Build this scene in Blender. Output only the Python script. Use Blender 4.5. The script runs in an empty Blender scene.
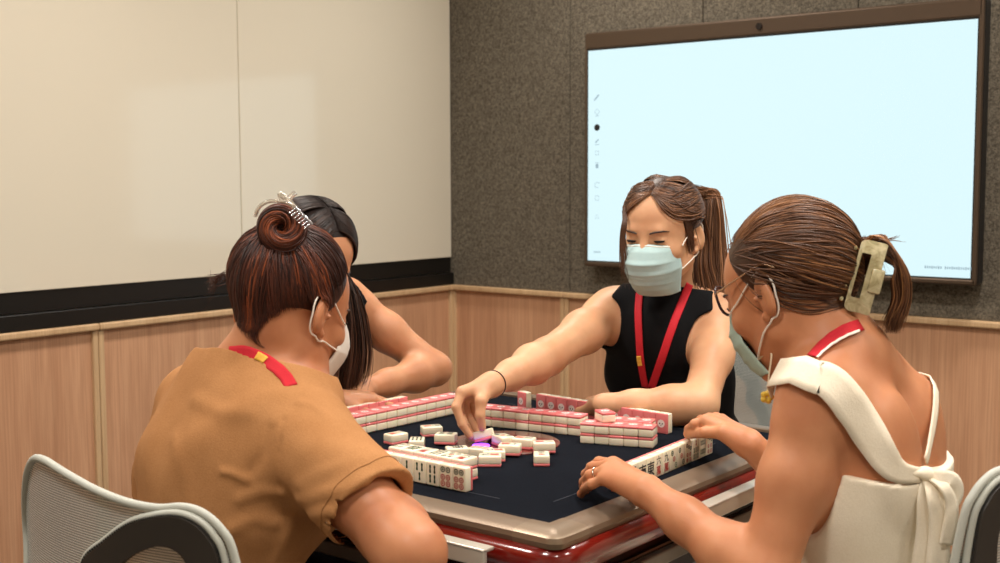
import bpy, bmesh, math, random
import numpy as np
from mathutils import Vector, Matrix, Euler
PI = math.pi
sc = bpy.context.scene
COL = sc.collection
random.seed(7); rng = np.random.default_rng(7)

# ---------------------------------------------------------------- camera
FOC = 1200.0; HC = 1.28
PITCH = math.radians(4.9); YAW = math.radians(38.5); ROLL = math.radians(-0.2)
_fw = np.array([-math.sin(YAW)*math.cos(PITCH), math.cos(YAW)*math.cos(PITCH), -math.sin(PITCH)])
_rt = np.array([math.cos(YAW), math.sin(YAW), 0.0]); _up = np.cross(_rt, _fw)
RT = _rt*math.cos(ROLL)+_up*math.sin(ROLL); UP = -_rt*math.sin(ROLL)+_up*math.cos(ROLL)
CAM = np.array([0, 0, HC])
def V(*a): return np.array(a, float)
def ray(x, y): return _fw+RT*(x-500)/FOC-UP*(y-281.5)/FOC
def P(x, y, t): return CAM+ray(x, y)*t                    # point at a distance t in front of the lens
def onz(x, y, z): d = ray(x, y); return CAM+d*((z-HC)/d[2])
def onx(x, y, X): d = ray(x, y); return CAM+d*(X/d[0])
def ony(x, y, Y): d = ray(x, y); return CAM+d*(Y/d[1])
cd = bpy.data.cameras.new('camera'); cam = bpy.data.objects.new('camera', cd); COL.objects.link(cam)
cd.sensor_width = 36; cd.lens = FOC*36/1000; cd.clip_start = 0.05
m = Matrix(((RT[0], UP[0], -_fw[0], 0), (RT[1], UP[1], -_fw[1], 0), (RT[2], UP[2], -_fw[2], HC), (0, 0, 0, 1)))
cam.matrix_world = m
cd.dof.use_dof = True; cd.dof.focus_distance = 2.15; cd.dof.aperture_fstop = 7.1
sc.camera = cam

# ---------------------------------------------------------------- materials
def lin(c):
    return tuple((v/255/12.92 if v/255 <= .04045 else ((v/255+.055)/1.055)**2.4) for v in c)
MATS = {}
def mat(name, rgb, rough=.5, metal=0, spec=.5, coat=0, coat_rough=.05, trans=0, emit=None, es=0, sss=0, alpha=1, sheen=0):
    if name in MATS: return MATS[name]
    M = bpy.data.materials.new(name); M.use_nodes = True
    b = M.node_tree.nodes['Principled BSDF']; i = b.inputs
    i['Base Color'].default_value = (*lin(rgb), 1); i['Roughness'].default_value = rough; i['Metallic'].default_value = metal
    i['Specular IOR Level'].default_value = spec; i['Coat Weight'].default_value = coat; i['Coat Roughness'].default_value = coat_rough
    i['Transmission Weight'].default_value = trans; i['Alpha'].default_value = alpha
    i['Sheen Weight'].default_value = sheen
    if emit: i['Emission Color'].default_value = (*lin(emit), 1); i['Emission Strength'].default_value = es
    if sss:
        i['Subsurface Weight'].default_value = sss; i['Subsurface Radius'].default_value = (.6, .25, .12); i['Subsurface Scale'].default_value = .006
    MATS[name] = M; return M
class NT:
    def __init__(s, M): s.n = M.node_tree.nodes; s.l = M.node_tree.links; s.b = s.n['Principled BSDF']
    def add(s, t, **k):
        x = s.n.new(t)
        for a, v in k.items(): setattr(x, a, v)
        return x
    def coord(s, scale=(1, 1, 1), kind='Object'):
        c = s.add('ShaderNodeTexCoord'); mp = s.add('ShaderNodeMapping'); s.l.new(c.outputs[kind], mp.inputs[0])
        mp.inputs['Scale'].default_value = scale; return mp.outputs[0]
    def noise(s, vec, scale, detail=4, rough=.55, dist=0):
        t = s.add('ShaderNodeTexNoise'); s.l.new(vec, t.inputs['Vector'])
        t.inputs['Scale'].default_value = scale; t.inputs['Detail'].default_value = detail; t.inputs['Roughness'].default_value = rough; t.inputs['Distortion'].default_value = dist
        return t.outputs['Fac']
    def ramp(s, fac, stops):
        r = s.add('ShaderNodeValToRGB'); s.l.new(fac, r.inputs[0]); e = r.color_ramp.elements
        while len(e) < len(stops): e.new(.5)
        for k, (p, c) in enumerate(stops): e[k].position = p; e[k].color = (*lin(c), 1)
        return r.outputs[0]
    def mix(s, fac, a, b, mode='MIX'):
        x = s.add('ShaderNodeMix', data_type='RGBA', blend_type=mode)
        for sock, v in ((x.inputs[0], fac), (x.inputs[6], a), (x.inputs[7], b)):
            if hasattr(v, 'links'): s.l.new(v, sock)
            else: sock.default_value = v if not isinstance(v, tuple) else (*lin(v), 1)
        return x.outputs[2]
    def base(s, col): s.l.new(col, s.b.inputs['Base Color'])
    def bump(s, h, strength, dist=.01):
        x = s.add('ShaderNodeBump'); s.l.new(h, x.inputs['Height']); x.inputs['Strength'].default_value = strength; x.inputs['Distance'].default_value = dist
        s.l.new(x.outputs[0], s.b.inputs['Normal'])

# ---------------------------------------------------------------- objects
def tag(o, label=None, cat=None, group=None, kind=None):
    if label: o['label'] = label
    if cat: o['category'] = cat
    if group: o['group'] = group
    if kind: o['kind'] = kind
    return o
def empty(name, loc=(0, 0, 0), rotz=0, label=None, cat=None, group=None):
    o = bpy.data.objects.new(name, None); COL.objects.link(o); o.location = loc; o.rotation_euler = (0, 0, rotz)
    o.empty_display_size = .05
    return tag(o, label, cat, group)
def link(name, me, mats, parent=None, smooth=False):
    o = bpy.data.objects.new(name, me); COL.objects.link(o)
    for M in (mats if isinstance(mats, (list, tuple)) else [mats]): me.materials.append(M)
    if smooth: me.shade_smooth()
    if parent: o.parent = parent
    return o
def bm_obj(name, bm, mats, parent=None, smooth=False, sharp=None):
    me = bpy.data.meshes.new(name); bmesh.ops.recalc_face_normals(bm, faces=bm.faces); bm.to_mesh(me); bm.free()
    o = link(name, me, mats, parent, smooth)
    if smooth and sharp: me.set_sharp_from_angle(angle=math.radians(sharp))
    return o
def np_mesh(name, v, f):
    """mesh from numpy vertices and equal-sized faces"""
    v = np.asarray(v, np.float32); f = np.asarray(f, np.int32); k = f.shape[1]
    me = bpy.data.meshes.new(name)
    me.vertices.add(len(v)); me.vertices.foreach_set('co', v.ravel())
    me.loops.add(f.size); me.loops.foreach_set('vertex_index', f.ravel())
    me.polygons.add(len(f)); me.polygons.foreach_set('loop_start', np.arange(0, f.size, k, dtype=np.int32))
    me.update(calc_edges=True); me.validate(); return me
def box(bm, lo, hi, bevel=0, seg=2, mi=0, M=None):
    r = bmesh.ops.create_cube(bm, size=1); vs = r['verts']
    for v in vs:
        v.co = Vector([(lo[k]+hi[k])/2+v.co[k]*(hi[k]-lo[k]) for k in range(3)])
    fs = set(f for v in vs for f in v.link_faces)
    if bevel:
        es = list(set(e for v in vs for e in v.link_edges))
        rr = bmesh.ops.bevel(bm, geom=es, offset=bevel, segments=seg, profile=.5, affect='EDGES')
        vs = list(set(v for f in rr['faces'] for v in f.verts) | set(v for v in vs if v.is_valid)); fs = set(f for v in vs for f in v.link_faces)
    for f in fs: f.material_index = mi
    if M is not None: bmesh.ops.transform(bm, matrix=M, verts=vs)
    return vs
def frames_along(pts):
    pts = np.asarray(pts, float); t = np.gradient(pts, axis=0); t /= np.linalg.norm(t, axis=1)[:, None]+1e-12
    n = np.zeros_like(pts); a = V(0, 0, 1) if abs(t[0][2]) < .9 else V(1, 0, 0)
    n[0] = np.cross(t[0], a); n[0] /= np.linalg.norm(n[0])
    for i in range(1, len(pts)):
        q = n[i-1]-t[i]*(n[i-1]@t[i]); n[i] = q/(np.linalg.norm(q)+1e-12)
    return t, n, np.cross(t, n)
def tube_arrays(pts, rad, k=8, closed=False, cap=True):
    pts = np.asarray(pts, float); N = len(pts); rad = np.broadcast_to(np.asarray(rad, float), (N,))
    t, n, b = frames_along(pts); a = np.arange(k)*2*PI/k
    ring = pts[:, None]+rad[:, None, None]*(np.cos(a)[None, :, None]*n[:, None]+np.sin(a)[None, :, None]*b[:, None])
    v = ring.reshape(-1, 3); f = []
    for i in range(N if closed else N-1):
        j = (i+1) % N
        for q in range(k): f.append((i*k+q, j*k+q, j*k+(q+1) % k, i*k+(q+1) % k))
    return v, np.array(f)
def join(arrs):
    vs, fs, o = [], [], 0
    for v, f in arrs: vs.append(v); fs.append(np.asarray(f)+o); o += len(v)
    return np.concatenate(vs), np.concatenate(fs)
def tube_bm(bm, pts, rad, k=8, closed=False, mi=0):
    v, f = tube_arrays(pts, rad, k, closed); vv = [bm.verts.new(x) for x in v]; N = len(pts)
    for q in f:
        try: bm.faces.new([vv[i] for i in q]).material_index = mi
        except ValueError: pass
    if not closed:
        for s in (vv[:k][::-1], vv[-k:]):
            try: bm.faces.new(s).material_index = mi
            except ValueError: pass
def spline(pts, n=24, closed=False):
    """Catmull-Rom through the points"""
    p = np.asarray(pts, float); m_ = len(p)
    if closed: q = np.concatenate([p[-1:], p, p[:2]]); segs = m_
    else: q = np.concatenate([2*p[:1]-p[1:2], p, 2*p[-1:]-p[-2:-1]]); segs = m_-1
    out = []
    tt = np.linspace(0, segs, n, endpoint=not closed)
    for t in tt:
        i = min(int(t), segs-1); u = t-i; a, b, c, d = q[i:i+4]
        out.append(.5*((2*b)+(c-a)*u+(2*a-5*b+4*c-d)*u*u+(3*b-a-3*c+d)*u**3))
    return np.array(out)
def grid_faces(nu, nv, closed_u=False):
    f = []
    for i in range(nu if closed_u else nu-1):
        for j in range(nv-1):
            a = (i % nu)*nv+j; b = ((i+1) % nu)*nv+j; f.append((a, b, b+1, a+1))
    return np.array(f)
def solidify(o, t, off=0):
    s = o.modifiers.new('thickness', 'SOLIDIFY'); s.thickness = t; s.offset = off; return o
def lathe(bm, prof, k=24, mi=0, c=(0, 0)):
    rings = []
    for r, z in prof:
        rings.append([bm.verts.new((c[0]+r*math.cos(2*PI*q/k), c[1]+r*math.sin(2*PI*q/k), z)) for q in range(k)])
    for a, b in zip(rings, rings[1:]):
        for q in range(k): bm.faces.new((a[q], a[(q+1) % k], b[(q+1) % k], b[q])).material_index = mi
    bm.faces.new(rings[0][::-1]).material_index = mi; bm.faces.new(rings[-1]).material_index = mi
def rehome(o, loc):
    """put the origin of a mesh modelled in world space at loc"""
    me = o.data; n = len(me.vertices); a = np.empty(n*3, np.float32); me.vertices.foreach_get('co', a)
    a = (a.reshape(-1, 3)-np.asarray(loc, np.float32)).ravel(); me.vertices.foreach_set('co', a); me.update()
    if o.parent is None: o.location = loc
    return o
_glyph = {}
def glyph(txt, size, bold=0):
    """flat text as (verts, faces lists) centred on the origin"""
    k = (txt, size, bold)
    if k in _glyph: return _glyph[k]
    c = bpy.data.curves.new('t', 'FONT'); c.body = txt; c.size = size; c.align_x = 'CENTER'; c.align_y = 'CENTER'; c.offset = bold; c.resolution_u = 3
    o = bpy.data.objects.new('t', c); COL.objects.link(o)
    bpy.context.view_layer.update(); dg = bpy.context.evaluated_depsgraph_get()
    me = bpy.data.meshes.new_from_object(o.evaluated_get(dg))
    v = [tuple(x.co) for x in me.vertices]; f = [tuple(p.vertices) for p in me.polygons]
    bpy.data.objects.remove(o); bpy.data.curves.remove(c); bpy.data.meshes.remove(me)
    if v:
        a = np.array(v); ctr = (a.min(0)+a.max(0))/2; v = [tuple(x) for x in a-ctr]
    _glyph[k] = (v, f); return _glyph[k]
# ================================================================ the room
XL, YB, XR, YF, ZC = -3.27, 3.79, 1.9, -1.6, 2.75
RAIL = .84
def wood(name, a, b, c):
    M = mat(name, b, rough=.42); t = NT(M)
    v = t.coord((1, 1, .035)); n1 = t.noise(v, 34, 8, .62, .4)
    v2 = t.coord((1, 1, .12)); n2 = t.noise(v2, 5, 3, .5, 1.2)
    v3 = t.coord((1, 1, .02)); n3 = t.noise(v3, 190, 3, .6)
    c1 = t.ramp(n1, [(.3, a), (.52, b), (.72, c)])
    c2 = t.mix(.35, c1, t.ramp(n2, [(.35, a), (.65, c)]))
    t.base(t.mix(.3, c2, t.ramp(n3, [(.4, a), (.6, c)])))
    t.bump(n3, .08, .002); return M
OAK = wood('oak_veneer', (172, 124, 92), (199, 149, 114), (214, 168, 132))
OAKL = wood('oak_rail', (184, 147, 108), (202, 168, 128), (214, 182, 142))
FELT = mat('felt_panel', (92, 84, 73), rough=.95, spec=.15); t = NT(FELT)
v = t.coord(); n = t.noise(v, 170, 5, .75); n2 = t.noise(v, 75, 6, .7, .3)
t.base(t.mix(.5, t.ramp(n, [(.36, (46, 42, 36)), (.5, (103, 95, 83)), (.66, (150, 140, 124))]), t.ramp(n2, [(.35, (62, 57, 49)), (.65, (126, 117, 102))])))
t.bump(n2, .5, .006)
WBOARD = mat('whiteboard_enamel', (223, 214, 195), rough=.12, spec=.5, coat=.32, coat_rough=.03)
PLAST = mat('painted_plaster', (222, 214, 200), rough=.8)
CARP = mat('carpet', (88, 80, 72), rough=.95); t = NT(CARP); v = t.coord(); n = t.noise(v, 220, 4, .7); t.base(t.ramp(n, [(.35, (62, 56, 50)), (.65, (108, 100, 90))])); t.bump(n, .4, .004)
BLK = mat('black_satin', (17, 15, 13), rough=.35)
BLK2 = mat('black_gap', (8, 7, 6), rough=.6)

def slab(name, lo, hi, M, kind='structure', bevel=0, label=None):
    bm = bmesh.new(); box(bm, lo, hi, bevel); o = bm_obj(name, bm, M); tag(o, kind=kind)
    if label: o['label'] = label
    return o
slab('floor', (XL-.1, YF-.1, -.08), (XR+.1, YB+.1, 0), CARP)
slab('ceiling', (XL-.1, YF-.1, ZC), (XR+.1, YB+.1, ZC+.08), PLAST)
slab('wall_right', (XR, YF-.1, 0), (XR+.1, YB+.1, ZC), PLAST)
slab('wall_front', (XL, YF-.1, 0), (XR, YF, ZC), PLAST)
slab('wall_left', (XL-.12, YF, 0), (XL-.02, YB+.1, ZC), PLAST)
slab('wall_back', (XL-.02, YB+.03, 0), (XR, YB+.13, ZC), BLK2)

# grey felt panels on the back wall, one slab between each pair of seams
xs = [XL-.02, -2.67, -2.101, -1.538, -.95, -.37, .2, .77, 1.34, XR]
for k, (a, b) in enumerate(zip(xs, xs[1:])):
    bm = bmesh.new(); box(bm, (a+.0015, YB, RAIL), (b-.0015, YB+.03, ZC), .002, 1)
    o = bm_obj('trim_%d' % (k+1), bm, FELT); tag(o, 'grey speckled acoustic felt panel', kind='structure')
# oak wainscot panels with their mouldings
def wains(name, p0, p1, axis):
    """a panel from p0 to p1 along the wall with a round-topped rail and two edge beads"""
    bm = bmesh.new(); th = .012
    if axis == 'x':
        box(bm, (p0, YB+.004, .09), (p1, YB+.03, RAIL-.004), 0); M = None
    else:
        box(bm, (XL-.03, p0, .09), (XL-.004, p1, RAIL-.004), 0)
    o = bm_obj(name, bm, OAK); tag(o, kind='structure', label='pale oak wainscot panel')
    bm = bmesh.new(); w = .02
    if axis == 'x':
        box(bm, (p0, YB-.018, RAIL-.022), (p1, YB+.03, RAIL), .006, 3)
        box(bm, (p0+.001, YB-.008, .09), (p0+w, YB+.01, RAIL-.022), .004); box(bm, (p1-w, YB-.008, .09), (p1-.001, YB+.01, RAIL-.022), .004)
    else:
        box(bm, (XL-.03, p0, RAIL-.022), (XL+.018, p1, RAIL), .006, 3)
        box(bm, (XL-.01, p0+.001, .09), (XL+.008, p0+w, RAIL-.022), .004); box(bm, (XL-.01, p1-w, .09), (XL+.008, p1-.001, RAIL-.022), .004)
    f = bm_obj('frame', bm, OAKL, o); tag(f, 'lighter oak moulding')
for k, (a, b) in enumerate(((XL+.0, -2.692), (-2.692, -1.2+.72), (-.48, .75), (.75, XR))):
    wains('wall_back_panel_%d' % k if k else 'wall_back_panel', a, b, 'x')
for k, (a, b) in enumerate(((2.108, YB), (.68, 2.108), (-.74, .68), (YF, -.74))):
    wains('wall_left_panel_%d' % k if k else 'wall_left_panel', a, b, 'y')
slab('baseboard_left', (XL-.02, YF, 0), (XL-.001, YB, .09), BLK)
slab('baseboard_back', (XL, YB+.001, 0), (XR, YB+.02, .09), BLK)

# whiteboard: two enamel sheets over a deep black ledge
ZB = .5*(onx(0, 292.7, XL)[2]+onx(451.5, 257.6, XL)[2])
wb = empty('whiteboard', (XL, 1.5, RAIL), 0, 'large glossy cream whiteboard covering the wall above the black ledge', 'whiteboard')
for a, b in ((YF+.02, 2.682), (2.685, YB-.004)):
    bm = bmesh.new(); box(bm, (XL-.02, a, ZB), (XL, b, ZC-.05), .0015, 1)
    o = bm_obj('board_sheet', bm, WBOARD, wb); rehome(o, wb.location)
bm = bmesh.new(); box(bm, (XL-.02, YF+.02, RAIL+.052), (XL-.006, YB-.002, ZB), .001, 1); box(bm, (XL-.02, YF+.02, RAIL+.001), (XL+.012, YB-.002, RAIL+.05), .003)
o = bm_obj('ledge', bm, BLK, wb); rehome(o, wb.location); tag(o, 'black recessed ledge below the board')

# ================================================================ the wall screen
FR = mat('screen_bronze', (88, 72, 58), rough=.42, metal=.55)
FRD = mat('screen_dark', (22, 22, 24), rough=.4)
SCR = mat('screen_glow', (10, 12, 12), rough=.25, emit=(222, 250, 255), es=1.0)
YT = YB-.075
tl = ony(588, 51, YT); br = ony(972.5, 279.6, YT); tr = ony(976, 19.2, YT); bl = ony(589, 259.3, YT)
x0, x1 = (tl[0]+bl[0])/2, (tr[0]+br[0])/2; z1, z0 = (tl[2]+tr[2])/2, (bl[2]+br[2])/2
sx = empty('wall_screen', ((x0+x1)/2, YB, z0), 0, 'large bright wall-mounted display with bronze bezel on the grey felt wall', 'screen')
zt = ony(585, 33.5, YT)[2]; xb = x0-.014; xc = x1+.018; zb = z0-.022
bm = bmesh.new(); box(bm, (xb, YT+.006, zb), (xc, YB-.004, zt), .012, 3); o = bm_obj('housing', bm, FRD, sx); rehome(o, sx.location)
bm = bmesh.new()                                                       # bezel
box(bm, (xb, YT-.006, z1+.004), (xc, YT+.012, zt), .008, 3); box(bm, (xb, YT-.006, zb), (xc, YT+.012, z0-.004), .005, 2)
box(bm, (xb, YT-.006, zb+.004), (x0-.004, YT+.012, zt-.004), .003, 2); box(bm, (x1+.004, YT-.006, zb+.004), (xc, YT+.012, zt-.004), .004, 2)
o = bm_obj('bezel', bm, FR, sx); rehome(o, sx.location)
bm = bmesh.new(); box(bm, (x0-.006, YT-.001, z0-.006), (x1+.006, YT+.012, z1+.006)); o = bm_obj('black_border', bm, FRD, sx); rehome(o, sx.location)
bm = bmesh.new(); box(bm, (x0, YT-.003, z0), (x1, YT+.004, z1)); o = bm_obj('lit_panel', bm, SCR, sx); rehome(o, sx.location); tag(o, 'glowing pale blue-white picture')
# webcam in the top bezel
cx, _, cz = ony(760, 26, YT); bm = bmesh.new()
bmesh.ops.create_cone(bm, cap_ends=True, segments=20, radius1=.012, radius2=.011, depth=.006, matrix=Matrix.Translation((cx, YT-.008, (z1+.004+zt)/2))@Matrix.Rotation(PI/2, 4, 'X'))
o = bm_obj('webcam', bm, mat('lens_dark', (38, 32, 30), rough=.15), sx); rehome(o, sx.location)
# on-screen toolbar and small print: thin shapes just proud of the panel
ICON = mat('screen_icon', (10, 10, 12), rough=.5, emit=(172, 200, 212), es=.8); INK = mat('screen_ink', (14, 15, 20), rough=.5)
yq = YT-.0036
def ring(bm, c, r, w, n=20, a0=0, a1=2*PI, sq=1):
    vs = []
    for k in range(n+1):
        a = a0+(a1-a0)*k/n
        vs.append([bm.verts.new((c[0]+q*math.cos(a), yq, c[1]+q*math.sin(a)*sq)) for q in (r, r-w)])
    for a, b in zip(vs, vs[1:]): bm.faces.new((a[0], b[0], b[1], a[1]))
def bar(bm, c, w, h, ang=0):
    ca, sa = math.cos(ang), math.sin(ang)
    bm.faces.new([bm.verts.new((c[0]+ca*dx*w/2-sa*dz*h/2, yq, c[1]+sa*dx*w/2+ca*dz*h/2)) for dx, dz in ((-1, -1), (1, -1), (1, 1), (-1, 1))])
def icx(y): p = ony(597, y, yq); return p[0], p[2]
def icon(f, name='toolbar_icon'):
    bm = bmesh.new(); f(bm); o = bm_obj(name, bm, ICON, sx); rehome(o, sx.location); tag(o, 'faint grey on-screen mark')
c = icx(97); icon(lambda bm: (bar(bm, c, .022, .006, PI/4), bar(bm, (c[0]-.01, c[1]-.01), .006, .006, PI/4)))
c = icx(112); icon(lambda bm: (ring(bm, c, .012, .002, 4), bar(bm, (c[0], c[1]-.014), .016, .002)))
c = icx(141); icon(lambda bm: (bar(bm, c, .02, .005, PI/4), bar(bm, (c[0], c[1]-.013), .02, .002)))
c = icx(153); icon(lambda bm: ring(bm, c, .011, .002, 4, PI/4, PI/4+2*PI))
c = icx(166); icon(lambda bm: (bar(bm, c, .012, .016), bar(bm, (c[0], c[1]+.012), .018, .002)))
c = icx(185); icon(lambda bm: (ring(bm, c, .011, .002, 14, .8, 5.2), bar(bm, (c[0]+.008, c[1]+.008), .008, .002)))
c = icx(198); icon(lambda bm: ring(bm, c, .012, .002, 4, PI/4, PI/4+2*PI))
c = icx(217); icon(lambda bm: ring(bm, c, .011, .002, 3, PI/2, PI/2+2*PI))
p = ony(597, 252, yq); icon(lambda bm: [bar(bm, (p[0]-.012+k*.006, p[2]), .004, .006) for k in range(5)], 'small_print')
p = ony(950, 268, yq); icon(lambda bm: [bar(bm, (p[0]-.075+k*.0068, p[2]), .0045, .007 if k % 3 else .009) for k in range(22) if k != 8], 'small_print')
bm = bmesh.new(); c = icx(127.5); n = 24
bm.faces.new([bm.verts.new((c[0]+.0125*math.cos(2*PI*k/n), yq, c[1]+.0125*math.sin(2*PI*k/n))) for k in range(n)])
o = bm_obj('pen_button', bm, INK, sx); rehome(o, sx.location); tag(o, 'round black on-screen button')
# ================================================================ automatic mahjong table
TC = V(-1.39, 1.76); ZT = .78
MATB = mat('navy_baize', (22, 25, 31), rough=1, spec=.03); t = NT(MATB); v = t.coord(); n = t.noise(v, 420, 3, .7)
n2 = t.noise(v, 9, 4, .6)
t.base(t.mix(.35, t.ramp(n, [(.3, (14, 16, 21)), (.7, (28, 31, 38))]), t.ramp(n2, [(.35, (16, 18, 24)), (.7, (25, 29, 36))]))); t.bump(n, .25, .002)
BRZ = mat('rim_bronze', (128, 109, 90), rough=.40, metal=.5); t = NT(BRZ); v = t.coord((1, 1, 1)); n = t.noise(v, 260, 2, .5); t.bump(n, .03, .001)
BRC = mat('rim_corner', (138, 119, 98), rough=.36, metal=.5)
RED = mat('red_lacquer', (112, 18, 11), rough=.2, coat=.7, coat_rough=.05)
RED2 = mat('dark_red_lacquer', (70, 15, 11), rough=.12, coat=1, coat_rough=.03)
SIL = mat('silver_trim', (214, 206, 192), rough=.3, metal=.45)
DRK = mat('smoked_panel', (30, 20, 17), rough=.12, coat=.6)
tb = empty('mahjong_table', (TC[0], TC[1], 0), 0, 'automatic mahjong table with navy baize top, bronze rim and glossy red body', 'table')
h = .39
bm = bmesh.new(); box(bm, (-h, -h, ZT-.012), (h, h, ZT))
MATO = bm_obj('playing_mat', bm, MATB, tb)
# lift-door seams in the baize: thin ridges beside each edge, and the centre plate
SEAM = mat('baize_seam', (52, 56, 66), rough=.9)
for k in range(4):
    bm = bmesh.new(); M = Matrix.Rotation(k*PI/2, 4, 'Z')
    box(bm, (-.28, -.318, ZT-.002), (.24, -.3165, ZT+.0006), M=M)
    o = bm_obj('tile_door_seam', bm, SEAM, tb)
def sweep_square(bm, prof, mi=0, corner_r=.03, nc=5):
    """sweep a (half-width, z) profile round a rounded square"""
    rings = []
    for hw, z in prof:
        r = max(corner_r+(hw-.44), .002); pts = []
        for q, (sx_, sy_) in enumerate(((1, 1), (-1, 1), (-1, -1), (1, -1))):
            for i in range(nc+1):
                a = q*PI/2+i/nc*PI/2
                pts.append((sx_*(hw-r)+r*math.cos(a), sy_*(hw-r)+r*math.sin(a), z))
        rings.append([bm.verts.new(p) for p in pts])
    n = len(rings[0])
    for a, b in zip(rings, rings[1:]):
        for q in range(n): bm.faces.new((a[q], a[(q+1) % n], b[(q+1) % n], b[q])).material_index = mi
    return rings
# four rim boards, mitred, and four corner caps
for k in range(4):
    bm = bmesh.new(); M = Matrix.Rotation(k*PI/2, 4, 'Z'); c = .362
    prof = [(.389, ZT-.004), (.39, ZT+.0045), (.394, ZT+.006), (.431, ZT+.003), (.438, ZT-.001), (.440, ZT-.008), (.437, ZT-.016), (.425, ZT-.016)]
    A = [bm.verts.new((-c, -w, z)) for w, z in prof]; B = [bm.verts.new((c, -w, z)) for w, z in prof]
    for q in range(len(prof)-1): bm.faces.new((A[q], A[q+1], B[q+1], B[q]))
    bm.faces.new((A[-1], A[0], B[0], B[-1])); bm.faces.new(A[::-1]); bm.faces.new(B)
    bmesh.ops.transform(bm, matrix=M, verts=bm.verts[:]); o = bm_obj('rim_board', bm, BRZ, tb, True, 35)
    bm = bmesh.new()
    prof = [(.3885, ZT-.003), (.3893, ZT+.005), (.394, ZT+.0065), (.431, ZT+.0035), (.4385, ZT-.0006), (.4408, ZT-.008), (.438, ZT-.0165)]
    rg = []
    for w, z in prof:
        r = max(.022+(w-.44), .002); row = [bm.verts.new((.36, -w, z))]
        for i in range(7):
            a = -PI/2+i/6*PI/2; row.append(bm.verts.new((w-r+r*math.cos(a), -(w-r)+r*math.sin(a), z)))
        row.append(bm.verts.new((w, -.36, z))); rg.append(row)
    for a, b in zip(rg, rg[1:]):
        for q in range(len(a)-1): bm.faces.new((a[q], a[q+1], b[q+1], b[q]))
    bmesh.ops.transform(bm, matrix=M, verts=bm.verts[:]); o = bm_obj('rim_corner_cap', bm, BRC, tb, True, 35)
# red lacquer surround
bm = bmesh.new(); prof = [(.424, ZT-.012), (.438, ZT-.0165), (.446, ZT-.021), (.451, ZT-.03), (.451, ZT-.043), (.445, ZT-.056), (.432, ZT-.066), (.42, ZT-.068)]
sweep_square(bm, prof, 0, .045, 8); bm_obj('red_surround', bm, RED, tb, True, 50)
# under body, corner posts with silver strips
bm = bmesh.new(); prof = [(.40, ZT-.06), (.40, .625), (.30, .605), (.12, .60)]
rg = sweep_square(bm, prof, 0, .075, 6); bm.faces.new(rg[-1]); bm_obj('body_shell', bm, RED2, tb, True, 30)
for k in range(4):
    M = Matrix.Rotation(k*PI/2, 4, 'Z')
    bm = bmesh.new(); lathe(bm, [(.03, .60), (.05, .615), (.052, .64), (.05, ZT-.09), (.062, ZT-.062)], 24, c=(.392, -.392))
    bmesh.ops.transform(bm, matrix=M, verts=bm.verts[:]); o = bm_obj('corner_post', bm, RED, tb, True, 40)
    for lo_, hi_ in (((.395, -.333, .625), (.428, -.322, ZT-.07)), ((.322, -.428, .625), (.333, -.395, ZT-.07))):
        bm = bmesh.new(); box(bm, lo_, hi_, .002, 2); bmesh.ops.transform(bm, matrix=M, verts=bm.verts[:]); o = bm_obj('corner_strip', bm, SIL, tb); tag(o, 'silver corner strip')
    # drawer with its silver lip on each side
    bm = bmesh.new(); box(bm, (-.30, -.42, .635), (.30, -.395, ZT-.085), .004, 2); bmesh.ops.transform(bm, matrix=M, verts=bm.verts[:])
    d = bm_obj('side_panel', bm, DRK, tb); tag(d, 'dark glossy side panel')
    bm = bmesh.new(); box(bm, (-.14, -.486, ZT-.026), (.345, -.461, ZT-.020), .002, 2); box(bm, (-.14, -.486, ZT-.046), (.345, -.477, ZT-.021), .002, 2)
    bmesh.ops.transform(bm, matrix=M, verts=bm.verts[:]); o = bm_obj('drawer_lip', bm, SIL, d); tag(o, 'silver pull-out drawer lip')
    bm = bmesh.new(); box(bm, (-.30, -.432, ZT-.115), (.30, -.418, ZT-.092), .003, 2)
    bmesh.ops.transform(bm, matrix=M, verts=bm.verts[:]); o = bm_obj('panel_trim', bm, mat('smoked_silver', (120, 112, 102), rough=.35, metal=.5), d)
# pedestal and feet
bm = bmesh.new(); lathe(bm, [(.16, .10), (.13, .14), (.11, .20), (.11, .605)], 28); bm_obj('pedestal', bm, DRK, tb, True, 40)
for k in range(4):
    bm = bmesh.new(); M = Matrix.Rotation(k*PI/2+PI/4, 4, 'Z')
    box(bm, (.08, -.05, .03), (.46, .05, .105), .02, 3, M=M); box(bm, (.38, -.04, 0), (.45, .04, .035), .005, 1, M=M); bm_obj('foot', bm, DRK, tb)
# centre dice plate with a clear dome, and a violet disc added to light the held tile
bm = bmesh.new(); lathe(bm, [(.105, ZT-.004), (.105, ZT+.0016), (.100, ZT+.0028), (.06, ZT+.0028)], 40); cp = bm_obj('dice_plate', bm, mat('plate_red', (96, 34, 30), rough=.22, coat=.6), tb, True, 40); tag(cp, 'dark red centre plate')
bm = bmesh.new(); lathe(bm, [(.034, ZT+.0028), (.033, ZT+.006), (.026, ZT+.0095), (.014, ZT+.0115), (.003, ZT+.012)], 32); o = bm_obj('dice_dome', bm, mat('dice_dome', (96, 70, 84), rough=.1, trans=.7), cp, True, 60); tag(o, 'clear dice dome')
ld = onz(481, 447, ZT)-V(TC[0], TC[1], 0); bm = bmesh.new(); lathe(bm, [(.017, ZT+.0028), (.016, ZT+.0042), (.004, ZT+.0048)], 24, c=(ld[0], ld[1])); o = bm_obj('added_glow_disc', bm, mat('added_violet_glow', (150, 90, 220), rough=.3, emit=(150, 70, 255), es=2.2), cp, True, 60); tag(o, 'violet glow disc added in the plate')

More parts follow.
